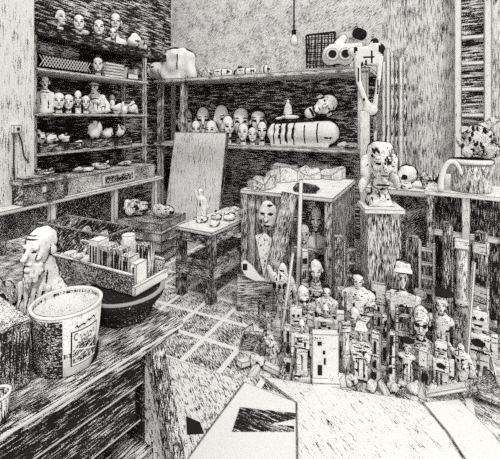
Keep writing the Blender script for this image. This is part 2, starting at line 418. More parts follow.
for i, (px, top, lab) in enumerate([(115, 100, 'small white plaster scrap at the foot of the bust on left rack'), (123, 101, 'small white pointed plaster scrap, middle of the three on left shelf end'), (131, 100, 'small white plaster scrap nearest the far post of left rack')]):
    q = onshelf(px, z, .08); d = dep(q); h = EYE - (top - 118) / F * d - z
    o = link('plaster_scrap', sculpt('plaster_scrap', [('ell', (0, 0, .3), (.5, .4, .3)), ('cap', (-.3, 0, .2), (-.1, -.1, .75), .2, .12), ('cap', (.3, .1, .2), (.35, 0, .6), .2, .08)], .07, [((0, -.3, .3), (.06, .2, .25)), ((.3, -.3, .2), (.2, .2, .04))], lump=.15, lscale=3, seed=i), [plaster(4.4, .05, s=.1), BLACK], None, q, (0, 0, i * 1.9), h / .85)
    tag(o, lab, 'plaster scrap', 'plaster scraps on the middle left shelf')
# --- fourth shelf: two dark trays of white lumps
z = LS[0]
for (ya, yb, hh, lab) in ((2.36, 2.86, .085, 'low dark tray of white scraps, pier end of the lowest left shelf'), (2.98, 3.62, .10, 'low dark tray of white scraps, far end of the lowest left shelf')):
    t = thing('scrap_tray', lab, 'tray', (FX - .2, (ya + yb) / 2, z + .001)); L_ = (yb - ya) / 2
    MB().lohi((-.19, -L_, 0), (.16, L_, .012)).lohi((.145, -L_, .012), (.16, L_, hh)).lohi((-.19, -L_, .012), (-.175, L_, hh)).lohi((-.175, -L_, .012), (.145, -L_ + .015, hh)).lohi((-.175, L_ - .015, .012), (.145, L_, hh)).build('tray_body', hard(.85, 4.2, 'y'), t)
LUMPS = []
def lump_mesh(i):
    while len(LUMPS) <= i:
        k = len(LUMPS); r = random.Random(k + 11)
        pr = [('ell', (0, 0, .35), (.6, .45, .36))] + [('ell', (r.uniform(-.5, .5), r.uniform(-.3, .3), r.uniform(.2, .6)), (r.uniform(.2, .35), r.uniform(.2, .3), r.uniform(.15, .35))) for _ in range(4)] + [('cap', (r.uniform(-.3, .3), 0, .4), (r.uniform(-.7, .7), r.uniform(-.3, .2), r.uniform(.5, .95)), .16, .06)]
        mk = [((r.uniform(-.5, .5), -.4, r.uniform(.1, .6)), (r.uniform(.04, .2), .3, r.uniform(.03, .1))) for _ in range(5)]
        LUMPS.append(sculpt('plaster_lump', pr, .065, mk, lump=.12, lscale=3, seed=k))
    return LUMPS[i]
def put_lump(i, loc, wpx, label, d, group=None, rz=0., cat='plaster lump', name='plaster_lump', zs=1.0, cov=.06, upper=True):
    me = lump_mesh(i).copy(); s = size_px(wpx, d) / 1.3
    me.materials.append(plaster(d, cov, s=s)); me.materials.append(BLACK)
    o = link(name, me, None, None, loc, (0, 0, face_cam(loc[0], loc[1]) + rz), (s, s, s * zs)); return tag(o, label, cat, group)
G = 'plaster lumps in the low trays of left rack'
for i, (px, wpx, zs, lab) in enumerate([(39.5, 15, 1.5, 'white plaster lump in pier-end tray, nearest the pier'), (52, 15, 1.2, 'white plaster lump with dark gash, second in the pier-end tray'), (64.5, 15, .9, 'flat white plaster lump, third in the pier-end tray'), (76, 13, 1.1, 'flat white plaster lump between the two low trays on left rack'), (94, 15, 1.9, 'tall white pointed plaster lump in the far low tray of left rack'), (107, 14, 1.3, 'rounded white plaster lump in the middle of the far low tray'), (120, 15, 1.3, 'white plaster lump at the far end of the far low tray')]):
    q = onshelf(px, z + (.013 if px != 76 else 0), .12); q.z = z + (.001 if px == 76 else .0865 if px < 76 else .1015)
    put_lump(i % 4, q, wpx, lab, dep(q), G, rz=i * .8, zs=zs)

# ================================================================== LONG SIDE WORKTOP under the rack
WZ = .77
t = thing('side_worktop', 'long pale-edged side worktop under the left rack, dark panelled below', 'worktop', (0, 0, 0))
MB().lohi((BX, 2.26, WZ - .035), (-3.20, 3.90, WZ)).build('worktop_board', hard(.12, 4, 'y'), t)
MB().lohi((-3.375, 1.55, WZ - .035), (-3.20, 2.255, WZ)).build('worktop_board', hard(.12, 3.6, 'y'), t)
MB().lohi((-3.70, 2.30, .02), (-3.68, 3.84, WZ - .035)).build('back_board', ink(.75, 'd', 68), t)
MB().lohi((-3.34, 1.57, .0), (-3.32, 2.24, WZ - .035)).build('back_board', ink(.75, 'd', 152), t)
for x, y in ((-3.25, 2.32), (-3.25, 3.1), (-3.25, 3.78), (-3.25, 1.60)):
    MB().lohi((x - .025, y - .03, 0), (x + .025, y + .03, WZ - .035)).build('leg', hard(.12, 3.8, 'z'), t)
# lidded chest and drawer box on the worktop
a = on_X(20, 190, -3.22); q = Vector((-3.48, 2.50, WZ + .001))
t = thing('lidded_chest', 'dark wooden chest with overhanging lid on the left worktop beside the pier', 'chest', (-3.285, 2.23, WZ + .001), 0)
MB().lohi((-.085, -.21, 0), (.08, .19, .18)).build('chest_body', hard(.72, 3.7, 'd'), t)
MB().lohi((-.09, -.23, .1805), (.10, .205, .225)).lohi((-.07, -.18, .225), (.07, .15, .24)).build('lid', hard(.55, 3.7, 'y'), t)
MB().box((.086, -.02, .12), (.012, .03, .05)).build('latch', solid(.9), t)
q = Vector((-3.46, 2.86, WZ + .001)); t = thing('drawer_box', 'long dark box with framed drawer front on the left worktop', 'drawer box', q)
MB().lohi((-.22, -.36, 0), (.20, .94, .17)).build('box_body', hard(.50, 4.2, 'g'), t)
f = MB().lohi((.2005, .06, .02), (.216, .56, .15)).build('drawer', hard(.12, 4.2), t)
MB().lohi((.2165, .10, .045), (.222, .52, .125)).build('drawer_panel', ink(.75, 'd', 68), f)
MB().box((.232, .31, .085), (.02, .07, .014)).build('handle', BLACK, f)
G = 'pale scraps lying on the drawer box'
for i, (px, wpx, lab) in enumerate([(84, 20, 'pale crumpled scrap on the drawer box, beside the chest'), (102, 22, 'pale flat scrap in the middle of the drawer box top'), (124, 18, 'pale scrap at the far end of the drawer box top')]):
    q = on_X(px, 118, -3.5); put_lump((i + 1) % 4, Vector((q.x, q.y, WZ + .173)), wpx, lab, 4.2, G, zs=.55, cov=.3, rz=i)
q = on_X(58, 118, -3.4); put_lump(2, Vector((-3.29, 2.28, WZ + .243)), 18, 'dark crumpled cloth bundle on the chest lid', 3.7, zs=.5, cov=.6, cat='cloth', name='cloth_bundle')
# low crate with rags in the far corner
t = thing('slatted_crate', 'low dark slatted crate in the far left corner under the rags', 'crate', (-2.86, 3.28, 0), .1)
m = MB()
for k in range(4): m.lohi((-.3, -.25, .02 + k * .11), (.3, -.23, .10 + k * .11)).lohi((.28, -.23, .02 + k * .11), (.3, .25, .10 + k * .11)).lohi((-.3, -.23, .02 + k * .11), (-.28, .25, .10 + k * .11))
m.lohi((-.28, -.23, .39), (.28, .25, .42)).lohi((-.28, -.23, 0), (.28, .25, .02)).build('crate_slats', hard(.6, 4.6), t)
G = 'pale rags on the corner crate'
put_lump(0, Vector((-3.02, 3.22, .431)), 26, 'large pale rag heap on the corner crate, nearer the side worktop', 4.7, G, cov=.35, cat='rag', name='rag_heap', zs=.9)
put_lump(3, Vector((-2.70, 3.30, .431)), 20, 'smaller pale rag heap on the corner crate, nearer the drawing board', 4.7, G, cov=.25, cat='rag', name='rag_heap')
G = 'rubble lumps on the floor before the corner crate'
for i, (px, py, wpx) in enumerate([(150, 266, 17), (163, 258, 15), (166, 246, 13)]):
    q = on_z(px, py, 0); put_lump(i % 4, q, wpx, ['pale rubble lump on the floor in front of the corner crate', 'pale rubble lump on the floor just left of the modelling table leg', 'small pale rubble lump between corner crate and modelling table'][i], dep(q), G, cov=.35, rz=i, zs=.7)

# ================================================================== BACK SHELVES
BY = 4.40
BZ = [1.18, 2.14]
t = thing('back_shelves', 'wide dark wooden shelf unit of two boards along the back wall', 'shelving', (0, 0, 0))
for i, z in enumerate(BZ):
    MB().lohi((-3.80, BY, z - (.05, .055)[i]), (-.62, 4.944, z)).build('shelf', hard(.30, 4.9, 'x'), t)
for x in (-3.72, -3.28, -.70):
    MB().lohi((x - .04, BY + .03, 0), (x + .04, BY + .10, BZ[0] - .05)).build('post', hard(.35, 4.9, 'z'), t)
    if x > -1: MB().lohi((x - .06, BY + .01, BZ[0]), (x + .05, BY + .10, BZ[1] - .055)).build('post', hard(.10, 4.6, 'z'), t)
    else: MB().lohi((x - .045, BY + .03, BZ[0]), (x + .045, BY + .10, BZ[1] - .055)).build('post', hard(.55, 4.9, 'z'), t)
MB().lohi((-3.8, 4.945, BZ[0] - .05), (-.62, 4.96, BZ[1] - .055)).build('back_panel', ink(.78, 'x', 80), t)
MB().lohi((-3.8, 4.80, .02), (-.62, 4.82, BZ[0] - .05)).build('lower_panel', ink(.66, 'x', 75), t)
def onback(px, z, back=.2):
    q = on_Y(px, 118, BY + back); return Vector((q.x, q.y, z + .001))
def head_back(px, top, kind, label, back, group, turn=0., **k):
    q = onback(px, BZ[0], back); d = dep(q); h = EYE - (top - 118) / F * d - BZ[0]
    return put_head(kind, q, h, label, d, turn=turn, group=group, cov=.02, sq=(.80, .76) if back > .25 else (.82, .76), **k)
G = 'white plaster heads on the back shelf'
head_back(185, 108, 'round', 'white plaster head at back of back shelf, leftmost of the cluster', .375, G)
head_back(203, 106, 'plain', 'white plaster head second from the left at back of back shelf', .375, G)
head_back(222, 104, 'plain', 'tall white plaster head turned aside in the middle of the back shelf', .375, G, turn=.5)
head_back(241, 107, 'round', 'white plaster head behind and right of the round-faced one on back shelf', .375, G)
head_back(258, 106, 'hair', 'plaster head with dark hair next to the ribbed torso on back shelf', .375, G)
head_back(196, 120, 'plain', 'white plaster head in front row of back shelf, nearest drawing board', .135, G)
head_back(211, 120, 'round', 'small round white plaster head front row left on back shelf', .135, G, turn=-.3)
head_back(228, 115, 'plain', 'large round-faced white plaster head in front row of back shelf', .135, G, turn=.3)
head_back(243, 123, 'round', 'white plaster head in front row under the dark-haired head', .135, G, turn=-.2)
head_back(252.5, 127, 'round', 'smallest smiling plaster head in front row of back shelf', .135, G)
head_back(262, 121, 'plain', 'white plaster head in front row touching the ribbed torso', .135, G)
# ribbed reclining torso
q = onback(301, BZ[0], .17); d = dep(q)
L2 = size_px(32, d)
pr = [('cap', (-.85, 0, .40), (.85, 0, .45), .36, .42), ('ell', (.8, 0, .42), (.3, .36, .42)), ('ell', (-.9, 0, .4), (.22, .36, .38)), ('box', (0, 0, .1), (.95, .3, .1))]
mk = [((x, -.3, .45), (.035, .5, .42)) for x in (-.82, -.6, -.38, -.15)] + [((.22, -.3, .4), (.03, .5, .3)), ((.62, -.35, .45), (.03, .3, .33)), ((.42, -.4, .75), (.2, .1, .03)), ((.95, -.35, .3), (.16, .3, .025))]
o = link('reclining_torso', sculpt('reclining_torso', pr, .045, mk, dents=[((x, -.3, .5), .16, (0, .1, -.06)) for x in (-.82, -.6, -.38, -.15)]), [plaster(4.8, .02, .5, s=.4), BLACK], None, q, (0, 0, 0), L2 * .98)
tag(o, 'white reclining plaster torso with dark ribs lying on the back shelf', 'sculpture')
topz = q.z + .86 * L2
# small seated figure and the large sideways head rest on the torso
q2 = onback(288, topz - .012, .17)
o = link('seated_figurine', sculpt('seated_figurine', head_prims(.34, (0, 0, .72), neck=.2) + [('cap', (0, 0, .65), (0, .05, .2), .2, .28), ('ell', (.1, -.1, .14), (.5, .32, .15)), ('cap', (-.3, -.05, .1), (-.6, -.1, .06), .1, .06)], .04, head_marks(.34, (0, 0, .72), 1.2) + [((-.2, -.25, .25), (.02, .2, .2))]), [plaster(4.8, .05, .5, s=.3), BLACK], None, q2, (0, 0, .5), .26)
tag(o, 'small white seated figurine perched on the ribbed torso', 'sculpture')
q2 = onback(323, topz - .004, .18); d = dep(q2)
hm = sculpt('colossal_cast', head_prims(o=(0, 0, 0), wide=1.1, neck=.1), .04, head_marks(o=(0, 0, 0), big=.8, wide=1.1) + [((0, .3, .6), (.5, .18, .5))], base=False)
# lay the head on its side: rotate mesh so that its cheek is down, face to the viewer
hm.transform(Euler((0, math.radians(62), 0)).to_matrix().to_4x4()); mz = min(v.co.z for v in hm.vertices)
mxx = sum(v.co.x for v in hm.vertices) / len(hm.vertices)
hm.transform(Matrix.Translation((-mxx, 0, -mz)))
o = link('colossal_cast', hm, [plaster(4.8, .04, .5, s=.35), BLACK], None, q2, (0, 0, face_cam(q2.x, q2.y) + .15), .36)
tag(o, 'largest white plaster head lying on its side on the ribbed torso', 'head')
q2 = onback(349, BZ[0], .14); put_lump(1, q2, 22, 'pale crumpled cloth at the right end of the back shelf', 4.6, zs=.6, cat='cloth', name='cloth_bundle', cov=.15)

# on the upper board
z = BZ[1]
q = onback(174, z, .20); d = dep(q)
pr = [('ell', (-.5, 0, .12), (.22, .18, .13)), ('ell', (-.28, .02, .17), (.16, .18, .18)), ('box', (.02, .02, .20), (.17, .16, .20)), ('ell', (.0, .02, .40), (.17, .16, .12)), ('cap', (-.18, 0, .26), (-.1, 0, .36), .1, .1), ('ell', (.14, .02, .44), (.1, .12, .08)), ('cap', (.2, .02, .36), (.30, .02, .08), .13, .10), ('ell', (-.66, 0, .07), (.14, .15, .08))]
o = link('draped_sculpture', sculpt('draped_sculpture', pr, .022, [((.13, -.2, .27), (.014, .12, .14)), ((-.33, -.22, .20), (.07, .12, .016)), ((-.45, -.2, .07), (.13, .1, .014)), ((-.62, -.2, .05), (.10, .1, .012)), ((-.2, -.2, .12), (.012, .1, .09))], lump=.035, lscale=7), [plaster(5.3, .02, .6, s=.98), BLACK], None, q, (0, 0, .15), .98)
tag(o, 'large white draped mass at the left end of the top back shelf', 'sculpture')
q = onback(206, z, .18); put_lump(3, q, 15, 'dark veined plaster lump beside the white draped mass on top shelf', 5.2, zs=1.1, cov=.45)
def limb(px0, px1, zc, r0, r1, label, seed, ends=True):
    q = onback((px0 + px1) / 2, z, .15); d = dep(q); L_ = size_px(px1 - px0, d) / 2
    m = sculpt('plaster_limb', [('cap', (-L_ + r0, 0, r0), (L_ - r1, 0, r1), r0, r1), ('ell', (-L_ * .2, 0, r0), (L_ * .3, r0 * 1.1, r0 * 1.1))], .018, [((0, -r0, r0), (.008, .05, r0)), ((-L_ * .5, -r0, r0 * 1.2), (.05, .05, .006)), ((L_ * .6, -r0, r0), (.008, .05, r0 * .8)), ((L_ * .75, -r0, r0), (.02, .05, .02))])
    return tag(link('plaster_limb', m, [plaster(5, .04, .6), BLACK], None, q, (0, 0, .04)), label, 'sculpture', 'plaster limbs on the top back shelf')
limb(212, 234, z, .062, .055, 'white plaster limb on top back shelf, beside the dark lump', 1)
limb(235, 258, z, .055, .055, 'white plaster limb on top back shelf, middle of three', 2)
limb(259, 272, z, .065, .065, 'short stub of white plaster limb, nearest the bulb on top shelf', 3)
o = MB().tube([(0, 0, 0), (.02, -.02, .08), (.10, -.02, .13)], .012).box((.11, -.02, .135), (.06, .02, .03)).build('bent_rod', BLACK, None, onback(234, z, .28)); tag(o, 'small dark bent rod standing between limbs on top back shelf', 'rod')
# board jutting under the basket, wire basket, camera-like machine mask
o = MB().lohi((-.30, -.05, 0), (.34, .26, .03)).build('base_board', hard(.15, 4.6, 'x'), None, onback(330, z, .10)); tag(o, 'pale thick board under the wire basket at right end of top shelf', 'board')
q = onback(320, z + .031, .26); t = thing('wire_basket', 'dark square wire basket tipped upright on the top back shelf', 'basket', q, .1)
m = MB(); W, H = .17, .46
for i in range(9):
    x = -W + 2 * W * i / 8
    m.cyl((x, 0, 0), (x + .02, .02, H), .007, n=5)
    zz = H * i / 8; m.cyl((-W, -.008, zz), (W + .01, -.008, zz * .97), .007, n=5)
m.build('front_mesh', BLACK, t)
m = MB()
for i in range(5):
    x = -W + 2 * W * i / 4; m.cyl((x, .16, 0), (x, .16, H), .007, n=5); m.cyl((-W, .165, H * i / 4), (W, .165, H * i / 4), .007, n=5)
    m.cyl((-W, 0, H * i / 4), (-W, .16, H * i / 4), .007, n=5); m.cyl((W, 0, H * i / 4), (W, .16, H * i / 4), .007, n=5)
m.build('back_mesh', BLACK, t)
MB().tube([(-W, 0, 0), (-W - .01, 0, H), (W + .02, .02, H + .02), (W, 0, 0), (-W, 0, 0)], .013).build('rim', BLACK, t)
q = onback(340, z + .031, .05); d = dep(q)
t = thing('twin_lens_mask', 'white machine mask with two dark round lenses beside the wire basket', 'sculpture', q, face_cam(q.x, q.y) + .1)
m = sculpt('mask_body', [('box', (0, 0, .14), (.13, .08, .12)), ('ell', (-.10, -.02, .13), (.13, .09, .13)), ('ell', (.05, -.03, .12), (.12, .09, .12)), ('box', (.14, 0, .2), (.12, .07, .07)), ('cap', (-.05, 0, .25), (.04, 0, .34), .05, .05)], .018, lump=.01, lscale=9)
link('mask_body', m, plaster(4.6, .05, .55), t)
for x in (-.10, .05):
    r = MB().cyl((x, -.13, .13), (x, -.07, .13), .075, .085, n=18).build('lens_ring', hard(.05, 4.6), t)
    MB().cyl((x, -.137, .13), (x, -.129, .13), .048, n=16).build('lens', BLACK, r)
q = onback(336, z + .031, .42); 
t = thing('dark_camera', 'small pale box with a dark knob standing behind the twin-lens mask', 'machine part', (q.x + .15, q.y - .08, q.z), -.3)
MB().box((0, 0, .19), (.14, .1, .38)).box((.05, 0, .43), (.26, .1, .10)).build('body', hard(.10, 4.7), t)
MB().cyl((.18, -.06, .42), (.18, .06, .42), .07, n=16).build('knob', BLACK, t)

# hanging limb cast on the end post
q = on_Y(366, 118, BY - .16); d = dep(q)
zt = EYE - (44 - 118) / F * d; zb = EYE - (170 - 118) / F * d
t = thing('limb_cast', 'white plaster cast of two hanging legs on a wooden stake by shelf end', 'sculpture', (q.x, q.y, 0), face_cam(q.x, q.y))
k = d / F
pr = [('cap', (-14 * k, 0, zt - 7 * k), (14 * k, 0, zt - 5 * k), 4.5 * k, 4.5 * k), ('box', (0, 0, zt - 12 * k), (9 * k, 4 * k, 9 * k), (0, .15, 0)),
      ('cap', (-9 * k, 0, zt - 8 * k), (-7 * k, -.02, zt - 38 * k), 4 * k, 3.2 * k), ('cap', (-7 * k, -.02, zt - 38 * k), (1 * k, 0, zt - 62 * k), 3.2 * k, 3.6 * k),
      ('cap', (14 * k, 0, zt - 10 * k), (12 * k, -.02, zt - 34 * k), 3.4 * k, 2.6 * k), ('cap', (12 * k, -.02, zt - 34 * k), (8 * k, 0, zt - 66 * k), 2.6 * k, 2.8 * k), ('ell', (4 * k, 0, zt - 66 * k), (8 * k, 4 * k, 6 * k)),
      ('ell', (8 * k, 0, zt - 1 * k), (5 * k, 5 * k, 7 * k))]
link('legs', sculpt('legs', pr, .02, [((-4 * k, -.07, zt - 26 * k), (.012, .08, .10)), ((5 * k, -.07, zt - 14 * k), (.012, .08, .08)), ((-10 * k, -.06, zt - 6 * k), (.012, .08, .07)), ((11 * k, -.07, zt - 44 * k), (.012, .06, .10)), ((-2 * k, -.07, zt - 56 * k), (.03, .06, .012)), ((0, -.07, zt - 20 * k), (.02, .05, .05)), ((3 * k, -.05, zt - 14 * k), (.06, .05, .008)), ((-7 * k, -.08, zt - 30 * k), (.008, .05, .12)), ((20 * k, -.03, zt - 6 * k), (8 * k, .15, 8 * k)), ((9 * k, -.03, zt + 3 * k), (6 * k, .15, 3 * k))], base=False), [plaster(4.2, .06, .6), BLACK], t)
MB().lohi((-6 * k, -.03, 0), (4 * k, .03, zt - 66 * k)).build('stake', hard(.10, 4.2, 'z'), t)
MB().lohi((7 * k, -.02, 0), (11 * k, .02, zt - 72 * k)).build('stake', hard(.4, 4.2, 'z'), t)
o = put_lump(2, Vector((q.x + .1, q.y - .3, .0)), 10, 'x', 4) ; bpy.data.objects.remove(o)

# timber boards leaning on the back wall
G = 'timber boards leaning against the back wall'
labs = ['pale narrow board leaning on back wall, nearest the hanging legs', 'pale narrow board leaning on back wall, second from the hanging legs', 'hatched board leaning on back wall, third from the hanging legs', 'dark narrow board leaning on back wall, third from the ladder side', 'pale thin lath leaning on back wall, second from the ladder side', 'grey thin lath leaning on back wall, nearest the ladder']
for i, (px, top, cv) in enumerate([(384, 60, .1), (388.2, 47, .05), (392.4, 50, .35), (396.6, 55, .6), (400.8, 58, .12), (405, 60, .5)]):
    q = on_Y(px, top, 4.93); hgt = q.z
    o = MB().lohi((-.018, -.012, 0), (.018, .012, hgt)).build('timber_board', ink(cv, 'z', SC(4.5), .009), None, (q.x + .03, 4.60 , 0), (math.atan2(-.33, hgt), -.012, 0))
    tag(o, labs[i], 'board', G)
# ladder fixed to the back wall
a = on_Y(458, 10, 4.86); b = on_Y(488, 10, 4.86)
t = thing('wooden_ladder', 'tall wooden ladder with square rungs leaning flat on the back wall', 'ladder', (0, 4.88, 0))
for x in (a.x, b.x): MB().lohi((x - .035, -.03, 0), (x + .035, .03, 3.3)).build('rail', hard(.10, 4.3, 'z'), t)
for i in range(8):
    zz = on_Y(470, 118, 4.86); z0 = EYE - (115 - 118) / F * 4.15 - 26.2 * 4.15 / F * 4 + i * 26.2 * 4.15 / F
    MB().lohi((a.x + .035, -.02, z0 - .022), (b.x - .035, .02, z0 + .022)).build('rung', hard(.05, 4.3, 'x'), t)
MB().lohi((a.x + .035, .04, 0), (b.x - .035, .05, 3.3)).build('backing_board', ink(.62, 'x', 65), t)

# ================================================================== DRAWING BOARD + MODELLING TABLE
a = on_z(161.5, 231, 0)
t0 = Vector((-2.93, 4.0, 0)); q = on_Y(165, 232, 4.02)
bl = on_Y(162, 118, 4.02); br = on_Y(216, 118, 4.02)
wB = (br - bl).length
hB = EYE - (132 - 118) / F * dep(bl) + .02
t = thing('drawing_board', 'large blank pale drawing board propped upright in front of back shelves', 'board', ((bl.x + br.x) / 2, 4.05, 0), 0)
o = MB().lohi((-wB / 2, -.012, 0), (wB / 2, .012, hB)).build('panel', hard(.14, 4.9, 'z'), t); o.rotation_euler = (math.atan2(-.28, hB), -.005, 0)
o2 = MB().lohi((wB / 2 + .001, -.016, 0), (wB / 2 + .022, .016, hB)).build('edge_strip', hard(.7, 4.9, 'z'), t); o2.rotation_euler = o.rotation_euler

TZ = .60
c0, c1, c2 = on_z(176, 226, TZ), on_z(212, 233, TZ), on_z(250, 210, TZ)
u = (c1 - c0); u.z = 0; wT = u.length; v = (c2 - c1); v.z = 0
rzT = math.atan2(u.y, u.x); perp = Vector((-math.sin(rzT), math.cos(rzT), 0)); lT = min(v.dot(perp), .80)
t = thing('modelling_table', 'low sturdy wooden modelling table with lower shelf, strewn with plaster scraps', 'table', (c0.x, c0.y, 0), rzT)
MB().lohi((0, 0, TZ - .03), (wT, lT, TZ)).build('tabletop', hard(.12, 3.2, 'x'), t)
MB().lohi((.01, .01, TZ - .12), (wT - .01, .03, TZ - .03)).build('apron', hard(.78, 3.2, 'x'), t)
MB().lohi((wT - .03, .03, TZ - .12), (wT - .01, lT - .01, TZ - .03)).build('apron', hard(.55, 3.2, 'y'), t)
for x in (.035, wT - .035):
    for y in (.035, lT - .035):
        MB().lohi((x - .035, y - .035, 0), (x + .035, y + .035, TZ - .03)).build('leg', hard(.74, 3.2, 'z'), t)
MB().lohi((.0, -.005, .20), (wT, .012, .31)).build('shelf_rail', hard(.75, 3.2, 'x'), t)
MB().lohi((wT - .012, .012, .20), (wT + .005, lT, .31)).build('shelf_rail', hard(.45, 3.2, 'y'), t)
MB().lohi((.015, .015, .28), (wT - .015, lT - .01, .30)).build('lower_shelf', hard(.7, 3.2, 'y'), t)
G = 'plaster scraps strewn on the modelling table'
def on_table(fx, fy): return Vector((c0.x, c0.y, TZ + .001)) + Vector((math.cos(rzT), math.sin(rzT), 0)) * wT * fx + perp * lT * fy
TS = [(.35, .25, 13), (.75, .22, 14), (.5, .42, 13), (.8, .48, 15), (.25, .62, 11), (.55, .66, 14), (.85, .75, 15), (.4, .88, 12), (.7, .93, 12)]
TL = ['pale scrap by the figurine at near edge of the modelling table', 'pale scrap at the near right corner of the modelling table', 'dark-holed scrap in the middle of the modelling table', 'pale scrap on the right edge of the modelling table', 'small pale scrap on the left edge of the modelling table', 'jagged pale scrap past the middle of the modelling table', 'large pale scrap toward the far right corner of the modelling table', 'pale scrap at the far left corner of the modelling table', 'pale scrap at the far end of the modelling table, against the plank front']
for i, (fx, fy, wp) in enumerate(TS): put_lump(i % 6, on_table(fx, fy), wp, TL[i], 3.4, G, rz=i * 1.3, zs=.8, cov=.12, name='plaster_scrap', cat='plaster scrap')
q = on_table(.14, .36)
o = link('standing_figurine', sculpt('standing_figurine', [('cap', (0, 0, .62), (0, 0, .35), .13, .12), ('cap', (-.05, 0, .35), (-.08, 0, 0), .1, .08), ('cap', (.06, 0, .35), (.1, -.04, 0), .1, .08), ('ell', (-.02, -.02, .83), (.09, .1, .12)), ('cap', (-.12, 0, .62), (-.2, -.05, .95), .05, .04), ('cap', (.12, 0, .62), (.22, 0, .35), .05, .04), ('ell', (0, 0, .02), (.25, .2, .05))], .03, [((-.05, -.12, .84), (.02, .05, .02)), ((.03, -.12, .84), (.02, .05, .02)), ((0, -.1, .5), (.02, .1, .12))]), [plaster(3.4, .08, .6, s=.3), BLACK], None, q, (0, 0, .3), .31)
tag(o, 'small white standing figurine with raised arm on the modelling table', 'sculpture')

# templates leaning on the floor
qs = at(255, 279, 3.0); zs_ = qs.z; kk = 3.0 / F; rs = face_cam(qs.x, qs.y)
t = thing('low_slab', 'low dark hatched slab on the floor under the two pale templates', 'slab', (qs.x, qs.y, 0), rs)
MB().lohi((-18 * kk, -.06, 0), (18 * kk, .10, zs_)).build('slab_body', hard(.50, 3, 'x'), t)
def on_slab(px): q = at(px, 118, 3.0); return Vector((q.x, q.y, zs_ + .004))
q = on_slab(261)
t = thing('spotted_template', 'tall pale spotted sheet leaning on the plank front of the tall table', 'template', q, rs)
TR = (PI / 2 - .10, 0, 0)
MB().prism([(-6 * kk, 42 * kk), (4 * kk, 45 * kk), (11 * kk, 39 * kk), (8 * kk, 0), (3 * kk, 0)], -.006, .006).build('sheet', ink(.17, 'n', 55, .006), t, rot=TR)
q = on_slab(252) + Vector((SA, -CA, 0)) * .045
t = thing('paddle_template', 'pale pointed paddle shape with dark square hole leaning by the spotted sheet', 'template', q, rs)
PR = (PI / 2 - .25, 0, 0)
MB().prism([(-11 * kk, 17 * kk), (-7 * kk, 20 * kk), (0, 15 * kk), (7 * kk, 6 * kk), (13 * kk, 2 * kk), (13 * kk, 0), (3 * kk, 0), (-6 * kk, 4 * kk), (-10 * kk, 10 * kk)], -.006, .006).build('sheet', ink(.02, 'n', 150, .008), t, rot=PR)
MB().box((-7 * kk, 13 * kk, .008), (4.5 * kk, 6 * kk, .003)).build('hole', BLACK, t, rot=PR)

# ================================================================== TALL TABLE (centre) with plank front
TZ2 = .90
X0, X1, Ya, Yb = -1.55, -.70, 2.96, 3.95
t = thing('tall_table', 'tall pale-topped worktable with plank front and square posts, centre of room', 'table', (0, 0, 0))
MB().lohi((X0, Ya, TZ2 - .035), (X1, Yb, TZ2)).build('tabletop', hard(.12, 3.3, 'x'), t)
for x, y in ((X0 + .04, Ya + .04), (X1 - .04, Ya + .04), (X0 + .04, Yb - .04), (X1 - .04, Yb - .04), (-1.10, Ya + .04)):
    MB().lohi((x - .035, y - .035, 0), (x + .035, y + .035, TZ2 - .035)).build('leg', hard(.50, 3.2, 'z'), t)
for i in range(5):
    x = X0 + .10 + i * .062
    MB().lohi((x - .029, Ya + .05, .02), (x + .029, Ya + .07, TZ2 - .036)).build('plank', hard(.5 if i % 2 else .35, 3.2, 'z'), t)
MB().lohi((X1 - .06, Ya + .08, .02), (X1 - .045, Yb - .08, TZ2 - .036)).build('side_panel', hard(.55, 3.2, 'z'), t)
MB().lohi((X0 + .45, Yb - .12, .02), (X1 - .08, Yb - .10, TZ2 - .036)).build('back_panel', ink(.75, 'z', 172), t)
MB().lohi((X0 + .08, Ya + .076, .40), (X1 - .08, Yb - .14, .42)).build('lower_shelf', hard(.4, 3.2, 'x'), t)
# broken plaster slabs on the tall table
def slab(px, py, wpx, hpx, label, seed, cov=.08):
    wpx *= 1.25; hpx *= .8
    q = on_z(px, py, TZ2); d = dep(q); k = d / F; r = random.Random(seed); pts = []
    n = 9
    for i in range(n):
        a_ = 2 * PI * i / n; rr_ = r.uniform(.6, 1.1); pts.append((math.cos(a_) * wpx / 2 * k * rr_, math.sin(a_) * wpx / 2 * k * .8 * rr_))
    bm = bmesh.new()
    top = [bm.verts.new((x, y, r.uniform(.2, 1) * hpx * k)) for x, y in pts]; bot = [bm.verts.new((x, y, 0)) for x, y in pts]
    ct = bm.verts.new((0, 0, hpx * k * .7))
    for i in range(n):
        j = (i + 1) % n; bm.faces.new((bot[i], bot[j], top[j], top[i])); bm.faces.new((top[i], top[j], ct))
    bm.faces.new(bot[::-1])
    me = bpy.data.meshes.new('plaster_slab'); bmesh.ops.recalc_face_normals(bm, faces=bm.faces); bm.to_mesh(me); bm.free()
    return tag(link('plaster_slab', me, hard(cov + .14, 3.3, 'd'), None, (q.x, q.y, TZ2 + .001), (0, 0, .4 * seed)), label, 'plaster slab', 'broken plaster slabs on the tall table')
slab(262, 188, 30, 18, 'jagged pale slab on the near left corner of tall table', 1, .2)
slab(283, 181, 28, 20, 'pale slab with a sharp peak on the left half of tall table', 2)
slab(305, 178, 34, 14, 'broad flat pale slab in the middle of tall table', 3)
slab(330, 178, 30, 16, 'pale broken slab on the far right of tall table', 4)
slab(308, 190, 30, 7, 'dark low slab at the near middle edge of tall table', 5, .75)
slab(285, 170, 30, 8, 'pale thin slab at the back left of tall table', 6)
slab(318, 168, 30, 8, 'pale thin slab at the back right of tall table', 7)
